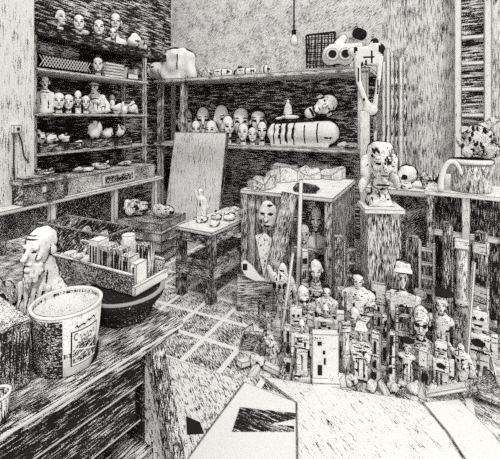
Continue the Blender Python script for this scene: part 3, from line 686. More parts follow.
# leaning dark board and laths in front of the tall table
def lean(px0, py0, d0, px1, py1, d1, wpx, label, cov, name='leaning_plank', group='planks leaning on the tall table'):
    a_, b_ = at(px0, py0, d0), at(px1, py1, d1); a_.z = max(a_.z, .015)
    ax = b_ - a_; L_ = ax.length; k = d0 / F
    qn = ax.to_track_quat('Z', 'Y')
    # keep the broad face toward the room
    M = qn.to_matrix(); 
    o = MB().lohi((-wpx * k / 2, -.01, 0), (wpx * k / 2, .01, L_)).build(name, hard(cov, d0, 'z'), None, a_)
    zax = ax.normalized(); side = Vector((CA, SA, 0)); side = (side - zax * side.dot(zax)).normalized(); yy = zax.cross(side)
    o.rotation_euler = Matrix((side, yy, zax)).transposed().to_euler()
    return tag(o, label, 'plank', group)
lean(268, 302, 2.95, 290, 193, 3.05, 17, 'broad dark plank leaning on the tall table, left of the crowd', .55)
lean(297, 320, 2.83, 301, 180, 2.98, 4, 'narrow pale lath leaning on the middle post of tall table', .05)
lean(282, 330, 2.45, 293, 253, 2.50, 3, 'thin pale lath standing among the figures, left side', .03)
# ================================================================== BUST ON PLINTH (tall, centre-right)
q = at(380, 205, 2.62); pz = q.z
t = thing('bust_plinth', 'tall dark slatted plinth under the large weathered bust', 'plinth', (q.x, q.y, 0), face_cam(q.x, q.y) + .25)
MB().lohi((-.115, -.115, 0), (.115, .115, pz - .03)).build('plinth_body', hard(.55, 2.6, 'z'), t)
MB().lohi((-.135, -.135, pz - .03), (.135, .135, pz)).build('plinth_top', hard(.1, 2.6, 'x'), t)
pr = head_prims(o=(0, 0, .62), wide=.98, neck=.45) + [('ell', (0, .06, .15), (.34, .30, .2)), ('box', (0, .05, .05), (.32, .26, .06)), ('ell', (-.36, .08, .88), (.15, .2, .40)), ('ell', (.35, .1, .95), (.15, .22, .38)), ('ell', (.05, .1, 1.5), (.34, .3, .16)), ('cap', (-.44, 0, .6), (-.5, -.05, .35), .12, .06), ('cap', (.42, 0, .7), (.48, 0, .4), .1, .06), ('ell', (0, -.1, .6), (.22, .2, .18))]
mk = head_marks(o=(0, 0, .62), big=1.0)
rr = random.Random(5)
mk += [((rr.uniform(-.35, .35), -.3, rr.uniform(.1, 1.5)), (rr.uniform(.015, .05), .3, rr.uniform(.02, .09))) for _ in range(34)]
sH = (EYE - (143 - 118) / F * 2.62 - pz) / 1.61
o = link('weathered_bust', sculpt('weathered_bust', pr, .024, mk, lump=.05, lscale=5), [plaster(2.6, .22, .6, s=sH), BLACK], None, (q.x, q.y, pz + .002), (0, 0, face_cam(q.x, q.y) + .3), sH)
tag(o, 'large weathered white plaster bust with pitted face on a slatted plinth', 'bust')
# spike behind
# ================================================================== RIGHT TABLE and its skull
TZ3 = .93
t = thing('skull_table', 'pale-topped side table with dark hatched front, right of the large bust', 'table', (0, 0, 0))
MB().lohi((-.52, 3.42, TZ3 - .05), (.75, 3.98, TZ3)).build('tabletop', hard(.05, 3.4, 'x'), t)
MB().lohi((-.48, 3.50, .05), (.72, 3.52, TZ3 - .05)).build('front_panel', ink(.68, 'd', 172), t)
for x in (-.48, .70):
    for y in (3.46, 3.94): MB().lohi((x - .03, y - .03, 0), (x + .03, y + .03, TZ3 - .05)).build('leg', hard(.4, 3.4, 'z'), t)
q = on_z(404, 187, TZ3); q = Vector((-.21, 3.56, TZ3 + .001))
pr = [('ell', (.1, .15, .55), (.42, .52, .42)), ('box', (-.05, -.3, .32), (.22, .22, .2)), ('cap', (-.15, -.42, .1), (-.1, -.1, .08), .12, .12), ('cap', (.25, -.42, .1), (.3, -.1, .1), .12, .12), ('ell', (.05, -.25, .5), (.3, .2, .2))]
o = link('plaster_skull', sculpt('plaster_skull', pr, .045, [((-.12, -.42, .48), (.12, .2, .12)), ((.2, -.42, .48), (.12, .2, .12)), ((.04, -.55, .3), (.06, .2, .09)), ((.05, -.55, .14), (.24, .2, .03))], lump=.03), [plaster(3.6, .05, .6, s=.25), BLACK], None, q, (0, 0, face_cam(q.x, q.y) - .4), .21)
tag(o, 'white skull lying on the pale table right of the large bust', 'skull')
put_lump(2, Vector((.0, 3.55, TZ3 + .001)), 18, 'dark pitted plaster lump next to the skull', 3.5, zs=1.3, cov=.45)
a_ = Vector((-.42, 3.70, TZ3 + .001))
o = MB().cyl((0, 0, 0), (.05, .08, .55), .014, .006, n=8).build('iron_spike', BLACK, None, a_); tag(o, 'thin dark iron spike standing on table beside the large bust', 'spike')
put_lump(4, Vector((-.44, 3.53, TZ3 + .001)), 14, 'small pale lump at the left end of the skull table', 3.5, zs=.7)
put_lump(5, Vector((.13, 3.8, TZ3 + .001)), 16, 'pale lump behind the dark lump on the skull table', 3.7, zs=.5)

# ================================================================== RIGHT STACK: stand, drum, helmet, pail
q0 = at(466, 190, 2.65); SZ = q0.z
t = thing('tall_stand', 'tall dark post stand carrying the drum at right edge of room', 'stand', (q0.x, q0.y, 0), face_cam(q0.x, q0.y))
MB().lohi((-.26, -.17, SZ - .03), (.26, .17, SZ)).build('stand_top', hard(.10, 2.65, 'x'), t)
for x in (-.22, .0, .22):
    MB().lohi((x - .025, -.15, 0), (x + .025, -.10, SZ - .03)).build('leg', hard(.5 if x else .1, 2.65, 'z'), t)
    MB().lohi((x - .025, .10, 0), (x + .025, .15, SZ - .03)).build('leg', hard(.7, 2.65, 'z'), t)
MB().lohi((-.22, .08, .1), (.22, .095, SZ - .06)).build('back_panel', ink(.78, 'z', 150), t)
MB().box((0, -.12, SZ - .30), (.48, .03, .035)).build('crossbar', hard(.1, 2.65, 'x'), t)
q = at(471, 118, 2.62); q.z = SZ + .001
t = thing('metal_drum', 'hatched round metal drum with pale rim on the tall stand', 'drum', q, 0)
MB().lathe([(.118, 0), (.13, .01), (.128, .10), (.132, .19), (.10, .20)], 24).build('drum_body', hard(.45, 2.6, 'z'), t)
MB().lathe([(.128, .196), (.142, .20), (.142, .225), (.11, .23)], 24).build('rim', plaster(2.6, .05, .7), t)
zt_ = SZ + .232
q2 = at(479, 118, 2.62)
o = link('tangled_helmet', sculpt('tangled_helmet', [('ell', (0, 0, .5), (.36, .36, .42)), ('ell', (-.2, -.15, .3), (.22, .2, .26)), ('ell', (.22, -.05, .25), (.25, .25, .25)), ('cap', (-.3, -.1, .2), (-.5, -.15, .5), .1, .06), ('cap', (.1, 0, .8), (.3, .05, 1.0), .14, .1)], .022, [((rr.uniform(-.45, .45), -.3, rr.uniform(.1, .95)), (rr.uniform(.012, .045), .3, rr.uniform(.02, .08))) for _ in range(34)], lump=.1, lscale=4), [plaster(2.6, .30, .6, s=.28), BLACK], None, (q2.x, q2.y, zt_), (0, 0, face_cam(q2.x, q2.y)), .27)
tag(o, 'dark tangled helmet-like sculpture on top of the metal drum', 'sculpture')
# curved horn lying by the drum
q = at(452, 118, 2.55); q.z = SZ + .001
t = thing('curved_horn', 'white curved horn arching beside the metal drum', 'horn', q, face_cam(q.x, q.y))
link('horn', sculpt('horn', [('cap', (.0 - .07 * math.cos(a0), 0, .02 + .20 * math.sin(a0)), (.0 - .07 * math.cos(a0 + .28), 0, .02 + .20 * math.sin(a0 + .28)), .024 - .004 * a0, .024 - .004 * (a0 + .28)) for a0 in [i * .28 for i in range(9)]], .01, base=False), plaster(2.55, .05, .6), t)
q = at(440, 118, 2.95); ZP = on_z(440, 184, TZ3)
q = Vector((.13, 3.56, TZ3 + .075))
t = thing('fallen_pail', 'pale ribbed pail lying on its side on the skull table', 'pail', q, face_cam(q.x, q.y))
MB().cyl((-.06, 0, 0), (.12, .03, 0), .062, .073, n=22).build('pail_body', hard(.15, 3.4, 'z'), t)
MB().cyl((-.088, -.004, 0), (-.06, 0, 0), .05, .066, n=20).build('pail_mouth', BLACK, t)

# ================================================================== FOREGROUND BENCH
Cb = Vector((-.875, 1.185, 0)); RB = -.17
bz = .75
uB = Vector((math.cos(RB), math.sin(RB), 0)); vB = Vector((-math.sin(RB), math.cos(RB), 0))
def bench(lx, ly, z=bz): q = Cb + uB * lx + vB * ly; return Vector((q.x, q.y, z))
t = thing('work_bench', 'dark heavy wooden workbench with splayed legs filling the left foreground', 'workbench', Cb, RB)
MB().lohi((-1.35, -1.25, bz - .022), (0, 0, bz)).build('worktop', ink(.60, 'y', 240, .006), t)
MB().lohi((.0005, -1.25, bz - .018), (.004, -.002, bz - .011)).build('edge_strip', solid(.85), t)
for zz in (.56, .41, .26): MB().lohi((-.069 if zz > .5 else -.084 if zz > .4 else -.019, -1.2, zz), (-.066 if zz > .5 else -.081 if zz > .4 else -.016, -.14, zz + .004)).build('board_edge', solid(.7), t)
MB().lohi((-1.34, -1.24, bz - .05), (-.012, -.012, bz - .0225)).build('edge_board', ink(.5, 'y', 220, .005), t)
MB().lohi((-.10, -1.2, .41), (-.085, -.16, bz - .0505)).lohi((-.084, -1.2, .56), (-.07, -.14, bz - .0505)).build('apron', ink(.84, 'y', 220, .007), t)
MB().lohi((-1.3, -.085, bz - .16), (-.085, -.06, bz - .0505)).build('apron', ink(.8, 'x', 220, .004), t)
for (x, y, sx, sy) in ((-.06, -.10, .10, .08), (-.06, -1.12, .10, -.08), (-1.28, -.1, -.06, .04), (-1.28, -1.12, -.06, -.08)):
    m = MB(); m.hull([(x + dx + (sx if zz < .1 else 0), y + dy + (sy if zz < .1 else 0), zz) for zz in (.0145, bz - .051) for dx in (-.022, .022) for dy in (-.03, .03)]); m.build('leg', ink(.68, 'z', 240, .004), t)
MB().lohi((-.10, -1.1, .26), (-.02, -.13, .33)).build('stretcher', ink(.62, 'y', 220, .007), t)
MB().lohi((-1.25, -1.1, .30), (-.10, -.14, .32)).build('lower_shelf', ink(.72, 'y', 200, .007), t)
MB().lohi((-.10, -1.1, .0145), (-.085, -.12, .2595)).build('kick_board', ink(.82, 'y', 200, .007), t)
MB().lohi((-1.25, -.12, .0145), (-.10, -.105, .60)).build('end_board', ink(.86, 'x', 200, .004), t)
MB().lohi((-.30, -1.1, .321), (-.28, -.14, bz - .06)).build('inner_panel', ink(.80, 'y', 180, 0), t)
# small side bench behind, carries the dark tray
t = thing('back_bench', 'small dark bench behind the main workbench, holding the deep dark tray', 'bench', (-2.0, 1.60, 0))
MB().lohi((-.5, -.14, .70), (.48, .12, .74)).build('bench_top', hard(.5, 2, 'x'), t)
for x in (-.45, .43): MB().lohi((x - .03, -.11, .0145), (x + .03, .09, .70)).build('leg', hard(.6, 2, 'z'), t)
t = thing('deep_tray', 'deep dark wooden tray with pale rim behind the bearded bust', 'tray', (-1.90, 1.58, .741))
MB().lohi((-.3, -.1, 0), (.3, .1, .012)).lohi((-.3, -.1, .012), (.3, -.085, .15)).lohi((-.3, .085, .012), (.3, .1, .15)).lohi((-.3, -.085, .012), (-.285, .085, .15)).lohi((.285, -.085, .012), (.3, .085, .15)).build('tray_body', ink(.78, 'd', 150), t)
MB().lohi((-.305, -.102, .151), (.305, -.092, .158)).lohi((-.305, .092, .151), (.305, .102, .158)).lohi((.292, -.085, .151), (.302, .085, .158)).build('rim', hard(.25, 2, 'x'), t)
for i, (x, lab) in enumerate([(-.20, 'dark-gashed scrap at left in the deep dark tray'), (-.04, 'pale scrap in the middle of the deep dark tray'), (.11, 'pale scrap at right in the deep dark tray')]):
    put_lump(i + 2, Vector((-1.90 + x, 1.58, .7545)), 20, lab, 2.3, 'plaster scraps in the deep tray', rz=i * 3.14, zs=1.5, cov=.5, name='plaster_scrap', cat='plaster scrap')
# turntable bowl, trough of plaster blocks
qb = bench(-.232, -.105)
t = thing('turntable_bowl', 'dark wide shallow bowl on the workbench carrying the plaster trough', 'bowl', qb + Vector((0, 0, .001)))
MB().lathe([(.105, 0), (.112, .012), (.10, .02), (.125, .045), (.158, .085), (.160, .10), (.150, .105)], 36).build('bowl_body', ink(.96, 'x', 240, 0), t)
MB().lathe([(.145, .1052), (.163, .1055), (.163, .111), (.145, .1112)], 36, cap=False).build('rim', solid(.4), t)
q = Vector((-1.035, 1.085, bz + .113))
t = thing('plaster_trough', 'pale rectangular trough with ornate side resting on the dark bowl', 'trough', q, -.02)
MB().lohi((-.52, 0, 0), (0, .17, .012)).build('trough_floor', hard(.3, 1.5), t)
MB().lohi((-.52, -.012, 0), (0, 0, .075)).build('trough_side', ink(.68, 'n', 150, .005, wob=2.0), t)
MB().lohi((-.52, .17, 0), (0, .182, .075)).build('trough_side', ink(.5, 'n', 180, .008), t)
MB().lohi((0.0005, -.012, .0), (.018, .182, .034)).build('trough_end', ink(.06, 'y', 180, .008), t)
MB().lohi((-.53, -.016, .0755), (0, .0, .080)).build('trough_rim', ink(.30, 'x', 220, .003), t)
MB().lohi((-.53, .17, .0755), (0, .186, .080)).build('trough_rim', ink(.30, 'x', 220, .003), t)
G = 'plaster blocks standing in the trough'
bl_l = ['tall pale block with dark slots at the left of the trough', 'pale block with dark stripes, second in the trough', 'dark-striped pale block in the middle of the trough', 'round pale drum-like block behind the middle of trough', 'pale grooved block right of middle in the trough', 'short pale block at the right end of the trough', 'dark hatched block behind the right end of trough']
for i, (x, y, w_, dd, h_, cv) in enumerate([(-.245, .05, .055, .06, .155, .08), (-.185, .05, .05, .06, .14, .35), (-.13, .06, .05, .06, .13, .4), (-.16, .135, .07, .05, .165, .12), (-.072, .05, .055, .06, .115, .3), (-.022, .05, .032, .06, .095, .05), (-.06, .13, .06, .05, .135, .6)]):
    t2 = thing('plaster_block', bl_l[i], 'plaster block', (q.x + x, q.y + y, q.z + .0125), 0, G)
    if i == 3: MB().lathe([(.03, 0), (.034, .02), (.034, .12), (.026, .14), (.03, .16)], 18).build('block_body', ink(cv, 'z', 220, .007), t2)
    else: MB().lohi((-w_ / 2, -dd / 2, 0), (w_ / 2, dd / 2, h_)).build('block_body', ink(cv, 'z', 220, .007), t2)
    if i != 3:
        m = MB()
        for k in range(3 if i != 5 else 1): m.box(((-.3 + .3 * k) * w_ if i != 5 else 0, -dd / 2 - .001, h_ * .55), (.006, .003, h_ * .6))
        m.build('slot', BLACK, t2)
for i, (x, y, lab) in enumerate([(-.33, .07, 'pale leaf-like plaster scrap in the trough beside the tall block'), (-.40, .08, 'pale twisted plaster scrap in the trough behind the bucket'), (-.47, .07, 'pale plaster scrap at the far left of the trough')]):
    put_lump(i + 1, Vector((q.x + x, q.y + y, q.z + .04)), 20, lab, 1.6, 'plaster scraps in the trough', rz=i, zs=.7, cov=.2, name='plaster_scrap', cat='plaster scrap')

# bearded bust
q = at(44, 118, 1.46); q.z = bz + .001
hs_ = .80
ho = (0, -.10, 1.06)
def HPt(x, y, z): return (ho[0] + x * hs_, ho[1] + y * hs_, ho[2] + z * hs_)
pr = head_prims(hs_, ho, neck=.5) + [('ell', (0, .06, .42), (.46, .32, .50)), ('ell', (.27, .05, .36), (.26, .26, .40)), ('ell', (-.27, .02, .3), (.26, .26, .36)), ('cap', (0, .02, 1.1), (0, .06, .7), .20, .30), ('box', (0, .05, .08), (.44, .28, .08))]
r5 = random.Random(9)
for i5 in range(16):   # beard locks
    x5 = -.2 + .4 * (i5 % 6) / 5; z5 = .16 - .13 * (i5 // 6)
    pr.append(('cap', HPt(x5, -.30 + abs(x5) * .5, z5), HPt(x5 * .8 + r5.uniform(-.05, .05), -.36 + abs(x5) * .3, z5 - .24), .06, .035))
for i5 in range(5):    # folds over the chest
    pr.append(('cap', (-.34 + .16 * i5, -.22, .75), (-.25 + .13 * i5, -.30, .1), .05, .06))
mk = head_marks(hs_, ho, big=.7) + [(HPt(x5, -.36, z5), (.005, .14, .07)) for x5, z5 in ((-.15, .02), (-.05, .06), (.05, -.02), (.14, .04), (-.1, -.2), (.02, -.24), (.1, -.16))]
mk += [(HPt(.33, 0, .44), (.02, .12, .08)), (HPt(.30, -.05, .14), (.02, .2, .10)), (HPt(.2, -.3, .36), (.012, .15, .08)), (HPt(0, -.3, .76), (.16, .12, .014)), (HPt(0, -.28, .84), (.13, .12, .012))]
mk += [((-.26 + .15 * i5, -.30, .42), (.008, .22, .28)) for i5 in range(5)] + [((-.38, -.1, .4), (.02, .3, .30)), ((.18, -.2, .9), (.014, .25, .14)), ((.42, -.1, .3), (.014, .3, .24)), ((-.15, -.3, .12), (.10, .3, .05))]
hB_ = EYE - (225 - 118) / F * 1.46 - bz
o = link('bearded_bust', sculpt('bearded_bust', pr, .015, mk, lump=.02, lscale=7, smooth=2), [plaster(1.46, .10, .62, s=hB_ / 1.86), BLACK], None, q, (0, 0, face_cam(q.x, q.y) - .75), hB_ / 1.86)
tag(o, 'white bearded bust of a bald man facing left on the foreground workbench', 'bust')
qd = at(-2, 118, 1.44); qd.z = bz + .001
put_lump(0, qd, 44, 'dark crumpled mass with pale folds left of the bearded bust', 1.42, zs=1.6, cov=.45, rz=.4, cat='sculpture', name='crumpled_mass')
# plaster bucket with a paper label
qk = at(67, 118, 1.215); qk.z = bz + .001
t = thing('plaster_bucket', 'white plastic bucket with printed paper label on the foreground workbench', 'bucket', qk, face_cam(qk.x, qk.y))
hK = .193; r0, r1 = .096, .107
def rk(z): return r0 + (r1 - r0) * z / hK
# outer wall: hatched on the shaded flank, bare toward the label
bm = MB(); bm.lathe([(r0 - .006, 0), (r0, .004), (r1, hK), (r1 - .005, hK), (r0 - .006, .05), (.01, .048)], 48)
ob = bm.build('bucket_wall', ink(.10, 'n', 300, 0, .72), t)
MB().lathe([(r1 - .001, hK - .006), (r1 + .003, hK - .004), (r1 + .003, hK + .002), (r1 - .006, hK + .003), (r1 - .006, hK - .004)], 48, cap=False).build('rim', ink(.05, 'n', 300, 0, .85), t)
MB().lathe([(r0 + .004, .06), (r1 - .0065, hK - .008)], 48, cap=False).build('inner_shade', ink(.45, 'z', 220, 0), t)  # extra shell hatched darker to draw the shade inside the bucket
MB().lathe([(r0 - .004, .05), (r1 - .007, hK - .05), (r1 - .007, hK - .055), (r0 - .004, .045)], 40).build('contents', ink(.55, 'd', 240, 0), t)
def patch(a0, a1, z0, z1, off, n=10):
    b = bmesh.new(); prev = None
    for i in range(n + 1):
        a_ = a0 + (a1 - a0) * i / n
        vs = [b.verts.new(((rk(zz) + off) * math.sin(a_), -(rk(zz) + off) * math.cos(a_), zz)) for zz in (z0, z1)]
        if prev: b.faces.new((prev[0], vs[0], vs[1], prev[1]))
        prev = vs
    me = bpy.data.meshes.new('patch'); b.to_mesh(me); b.free(); return me
A0, A1 = .10, .98
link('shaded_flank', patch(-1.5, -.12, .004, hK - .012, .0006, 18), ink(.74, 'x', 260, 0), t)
lab = link('label', patch(A0, A1, .030, .140, .001), solid(.0), t)
link('label_paper', patch(A0 + .04, A1 - .04, 0.033, .137, .002), solid(1.0), lab)
link('label_picture', patch(A0 + .06, A1 - .06, .040, .095, .003), ink(.72, 'd', 260, 0), lab)
for (aa, bb, za, zb) in ((A0 + .1, A1 - .15, .055, .088), (A0 + .12, A1 - .1, .085, .06)):
    b = bmesh.new(); prev = None
    for i in range(9):
        f_ = i / 8; a_ = aa + (bb - aa) * f_; zz = za + (zb - za) * f_
        vs = [b.verts.new(((rk(zz) + .004) * math.sin(a_), -(rk(zz) + .004) * math.cos(a_), zz + s_)) for s_ in (-.0022, .0022)]
        if prev: b.faces.new((prev[0], vs[0], vs[1], prev[1]))
        prev = vs
    me = bpy.data.meshes.new('cross_stroke'); b.to_mesh(me); b.free(); link('cross_stroke', me, solid(1.0), lab)
def scribble(a0, a1, z0, amp, waves, wd, parent, slope=0., nm='scribbled_writing'):
    b = bmesh.new(); prev = None; n = 60
    for i in range(n + 1):
        f_ = i / n; a_ = a0 + (a1 - a0) * f_ + .012 * math.sin(waves * 2 * PI * f_ * 1.0); zz = z0 + slope * f_ + amp * math.sin(waves * 2 * PI * f_) * (1 + .6 * math.sin(5.3 * f_ * 3))
        vs = [b.verts.new(((rk(zz) + .0035) * math.sin(a_ + ss * .3 * wd / .1), -(rk(zz) + .0035) * math.cos(a_ + ss * .3 * wd / .1), zz + ss * wd)) for ss in (-1, 1)]
        if prev: b.faces.new((prev[0], vs[0], vs[1], prev[1]))
        prev = vs
    me = bpy.data.meshes.new(nm); b.to_mesh(me); b.free(); return link(nm, me, BLACK, parent)
# lettering: a large C then a running scribble, two short lines below, one slanting line above the label
b = bmesh.new(); prev = None
for i in range(15):
    th = math.radians(55 + 250 * i / 14); a_ = A0 + .15 + .055 * math.cos(th); zz = .122 + .010 * math.sin(th)
    vs = [b.verts.new(((rk(zz) + .0035) * math.sin(a_ + s_ * math.cos(th) * .012), -(rk(zz) + .0035) * math.cos(a_ + s_ * math.cos(th) * .012), zz + s_ * math.sin(th) * .0015)) for s_ in (-1, 1)]
    if prev: b.faces.new((prev[0], vs[0], vs[1], prev[1]))
    prev = vs
me = bpy.data.meshes.new('letter_c'); b.to_mesh(me); b.free(); link('lettering', me, BLACK, lab)
scribble(A0 + .23, A1 - .12, .119, .0045, 5, .0015, lab, nm='lettering')
scribble(A0 + .28, A1 - .25, .107, .002, 5, .0014, lab, nm='lettering')
scribble(A0 + .20, A1 - .35, .100, .0018, 4, .0014, lab, nm='lettering')
scribble(A0 + .10, A1 - .10, .152, .003, 4, .0022, t, slope=.012, nm='lettering')
# crate and mug
qc = bench(-.155, -.60)
t = thing('wooden_crate', 'dark hatched wooden crate with round dark hole, at the near left of workbench', 'crate', bench(-.125, -.51, bz + .001), RB)
MB().lohi((-.30, -.34, 0), (0, 0, .185)).build('crate_body', ink(.62, 'z', 230, .008, cross=True), t)
MB().lohi((-.305, -.345, .1855), (.004, .004, .194)).build('lid', ink(.40, 'd', 240, .008), t)
MB().lathe([(.001, .1945), (.034, .1946), (.036, .1970), (.03, .1975), (.001, .1976)], 24, c=(-.075, -.17, 0)).build('hole', BLACK, t)
m = MB()
for i, (y, hh) in enumerate([(-.155, .035), (-.14, .03), (-.125, .038), (-.105, .03), (-.09, .036), (-.07, .034), (-.055, .03)]): m.box((.001, y, .135), (.003, .005, hh), (.12 * (-1) ** i, 0, 0))
m.build('stencil_marks', BLACK, t)
qm = bench(-.045, -.625, bz + .001)
t = thing('pale_mug', 'small pale-rimmed dark mug at the very front of the workbench', 'mug', qm)
MB().lathe([(.022, 0), (.026, .004), (.030, .07), (.027, .07), (.022, .012), (.004, .010)], 24).build('mug_body', ink(.55, 'z', 300, 0, .8), t)
MB().lathe([(.0265, .069), (.0315, .069), (.0315, .074), (.0265, .074), (.0265, .069)], 24, cap=False).build('rim', solid(1.0), t)

# ================================================================== FOREGROUND FLOOR SHEETS
def floor_poly(pix, z0, th, name, label, mat, cat):
    P_ = [on_z(x, y, z0 + th) for x, y in pix]; c = sum(P_, Vector()) / len(P_)
    o = MB().prism([(p_.x - c.x, p_.y - c.y) for p_ in P_], 0, th).build(name, mat, None, (c.x, c.y, z0)); return tag(o, label, cat)
floor_poly([(205, 434), (244, 381.5), (168, 357), (118, 378), (60, 470), (180, 470)], .001, .012, 'hatched_panel', 'wide hatched board lying on the floor beside the workbench leg', ink(.27, 'e', 150, .010), 'board')
floor_poly([(206, 434), (245, 382), (296, 402), (297, 470), (180, 470)], .001, .012, 'cut_sheet', 'pale cut sheet on the floor beside the hatched board', ink(.0, 'n', 150, .012), 'sheet')
floor_poly([(232, 431), (240, 407), (296, 413), (296, 418), (268, 424), (294, 426), (294, 431)], .0135, .004, 'dark_offcut', 'dark notched offcut lying on the pale cut sheet', ink(.80, 'x', 160, 0), 'offcut')
floor_poly([(298, 470), (297, 402.5), (262, 376), (420, 401), (446, 432), (470, 470)], .0135, .010, 'large_sheet', 'largest pale sheet on the floor in front of the plaster crowd', ink(.09, 'e', 150, .012), 'sheet')
floor_poly([(423, 402), (459, 399), (492, 432), (520, 470), (473, 470), (448, 432)], .001, .010, 'side_sheet', 'pale narrow sheet on the floor right of the largest sheet', ink(.03, 'e', 150, .012), 'sheet')
floor_poly([(187, 434), (186, 416), (200, 422), (204, 433)], .0135, .004, 'dark_offcut', 'small dark offcut on the hatched board near the workbench leg', BLACK, 'offcut')

# ================================================================== THE CROWD OF PLASTER FIGURES ON THE FLOOR
def gash(seed, n, x, z0, z1, y=-.12, w=(.006, .03), h=(.01, .05)):
    r = random.Random(seed)
    return [((r.uniform(-x, x), y, r.uniform(z0, z1)), (r.uniform(*w), .16, r.uniform(*h))) for _ in range(n)]
FIG = {}
def fig_mesh(k):
    if k in FIG: return FIG[k]
    hs = .20
    if k == 'stand':     # standing figure, arms at its sides, on a block
        pr = head_prims(hs, (0, -.01, .78), neck=.2) + [('box', (0, 0, .63), (.15, .08, .11)), ('box', (0, 0, .47), (.11, .07, .08)), ('cap', (-.19, 0, .70), (-.20, -.02, .40), .045, .035), ('cap', (.19, 0, .70), (.20, -.02, .40), .045, .035), ('box', (-.065, 0, .24), (.05, .06, .20)), ('box', (.065, 0, .24), (.05, .06, .20)), ('box', (0, 0, .04), (.2, .13, .04))]
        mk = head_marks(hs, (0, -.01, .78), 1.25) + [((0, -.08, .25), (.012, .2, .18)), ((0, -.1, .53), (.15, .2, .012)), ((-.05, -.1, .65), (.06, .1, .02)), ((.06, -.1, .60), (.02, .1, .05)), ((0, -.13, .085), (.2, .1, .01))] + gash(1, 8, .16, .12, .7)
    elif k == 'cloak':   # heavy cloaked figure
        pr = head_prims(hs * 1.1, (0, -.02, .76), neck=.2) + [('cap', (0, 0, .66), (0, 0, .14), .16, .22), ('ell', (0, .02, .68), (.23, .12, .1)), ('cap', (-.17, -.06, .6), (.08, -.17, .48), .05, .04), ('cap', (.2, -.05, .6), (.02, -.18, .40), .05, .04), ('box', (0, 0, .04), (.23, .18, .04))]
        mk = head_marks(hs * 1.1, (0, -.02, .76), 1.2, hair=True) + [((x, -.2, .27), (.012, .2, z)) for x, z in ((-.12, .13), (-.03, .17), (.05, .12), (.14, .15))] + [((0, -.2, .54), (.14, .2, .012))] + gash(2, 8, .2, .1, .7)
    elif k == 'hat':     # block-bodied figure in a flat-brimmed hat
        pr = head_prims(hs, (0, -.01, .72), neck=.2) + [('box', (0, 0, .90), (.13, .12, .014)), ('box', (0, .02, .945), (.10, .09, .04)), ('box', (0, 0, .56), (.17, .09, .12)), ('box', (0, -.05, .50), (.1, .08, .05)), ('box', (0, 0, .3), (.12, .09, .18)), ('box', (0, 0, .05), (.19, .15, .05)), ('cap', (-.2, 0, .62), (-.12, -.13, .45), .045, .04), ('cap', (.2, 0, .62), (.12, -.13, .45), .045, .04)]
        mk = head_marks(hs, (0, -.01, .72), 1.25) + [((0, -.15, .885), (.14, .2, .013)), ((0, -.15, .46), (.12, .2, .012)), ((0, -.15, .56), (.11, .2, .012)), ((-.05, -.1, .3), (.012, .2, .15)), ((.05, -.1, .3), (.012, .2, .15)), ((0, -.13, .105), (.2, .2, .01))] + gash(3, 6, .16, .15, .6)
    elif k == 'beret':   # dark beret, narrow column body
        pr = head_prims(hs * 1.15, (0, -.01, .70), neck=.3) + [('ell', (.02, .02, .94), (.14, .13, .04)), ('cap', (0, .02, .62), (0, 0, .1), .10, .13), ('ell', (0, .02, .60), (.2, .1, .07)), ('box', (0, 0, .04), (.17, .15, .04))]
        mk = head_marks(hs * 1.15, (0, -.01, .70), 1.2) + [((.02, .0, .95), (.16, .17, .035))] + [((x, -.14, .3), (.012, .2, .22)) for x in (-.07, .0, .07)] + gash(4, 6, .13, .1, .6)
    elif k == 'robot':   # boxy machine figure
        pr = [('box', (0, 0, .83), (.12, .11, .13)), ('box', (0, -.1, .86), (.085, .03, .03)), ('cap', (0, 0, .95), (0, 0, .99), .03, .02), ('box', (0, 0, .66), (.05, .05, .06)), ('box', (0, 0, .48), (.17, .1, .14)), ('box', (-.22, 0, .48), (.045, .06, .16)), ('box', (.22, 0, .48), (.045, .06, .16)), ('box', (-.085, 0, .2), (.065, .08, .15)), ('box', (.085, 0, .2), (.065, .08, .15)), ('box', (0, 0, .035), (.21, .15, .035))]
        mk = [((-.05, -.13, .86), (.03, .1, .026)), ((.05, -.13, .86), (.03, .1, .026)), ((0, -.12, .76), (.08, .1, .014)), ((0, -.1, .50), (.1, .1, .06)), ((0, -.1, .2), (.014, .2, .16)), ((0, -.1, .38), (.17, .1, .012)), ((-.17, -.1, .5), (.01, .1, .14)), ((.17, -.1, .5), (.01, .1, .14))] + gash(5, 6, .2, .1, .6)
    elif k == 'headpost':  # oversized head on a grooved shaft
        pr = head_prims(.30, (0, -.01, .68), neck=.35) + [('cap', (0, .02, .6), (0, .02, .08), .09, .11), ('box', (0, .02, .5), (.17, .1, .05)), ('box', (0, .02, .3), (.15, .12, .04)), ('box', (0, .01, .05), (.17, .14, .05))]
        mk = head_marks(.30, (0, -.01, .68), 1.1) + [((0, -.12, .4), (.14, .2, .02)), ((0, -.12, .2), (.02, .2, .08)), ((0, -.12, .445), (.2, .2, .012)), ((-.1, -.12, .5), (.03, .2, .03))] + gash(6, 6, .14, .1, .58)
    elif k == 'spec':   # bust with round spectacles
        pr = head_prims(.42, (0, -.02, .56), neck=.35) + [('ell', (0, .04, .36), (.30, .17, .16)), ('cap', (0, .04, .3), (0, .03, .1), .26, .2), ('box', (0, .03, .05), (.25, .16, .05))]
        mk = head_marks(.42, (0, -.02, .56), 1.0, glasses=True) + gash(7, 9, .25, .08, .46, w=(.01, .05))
    elif k == 'twist':  # twisted torso without a head
        pr = [('cap', (0, 0, .1), (.06, 0, .4), .16, .13), ('cap', (.06, 0, .4), (-.04, 0, .7), .15, .18), ('cap', (-.18, 0, .72), (-.27, -.05, .92), .07, .05), ('cap', (.14, 0, .72), (.26, -.06, .5), .07, .05), ('ell', (0, 0, .85), (.09, .09, .14)), ('box', (0, 0, .04), (.22, .16, .04))]
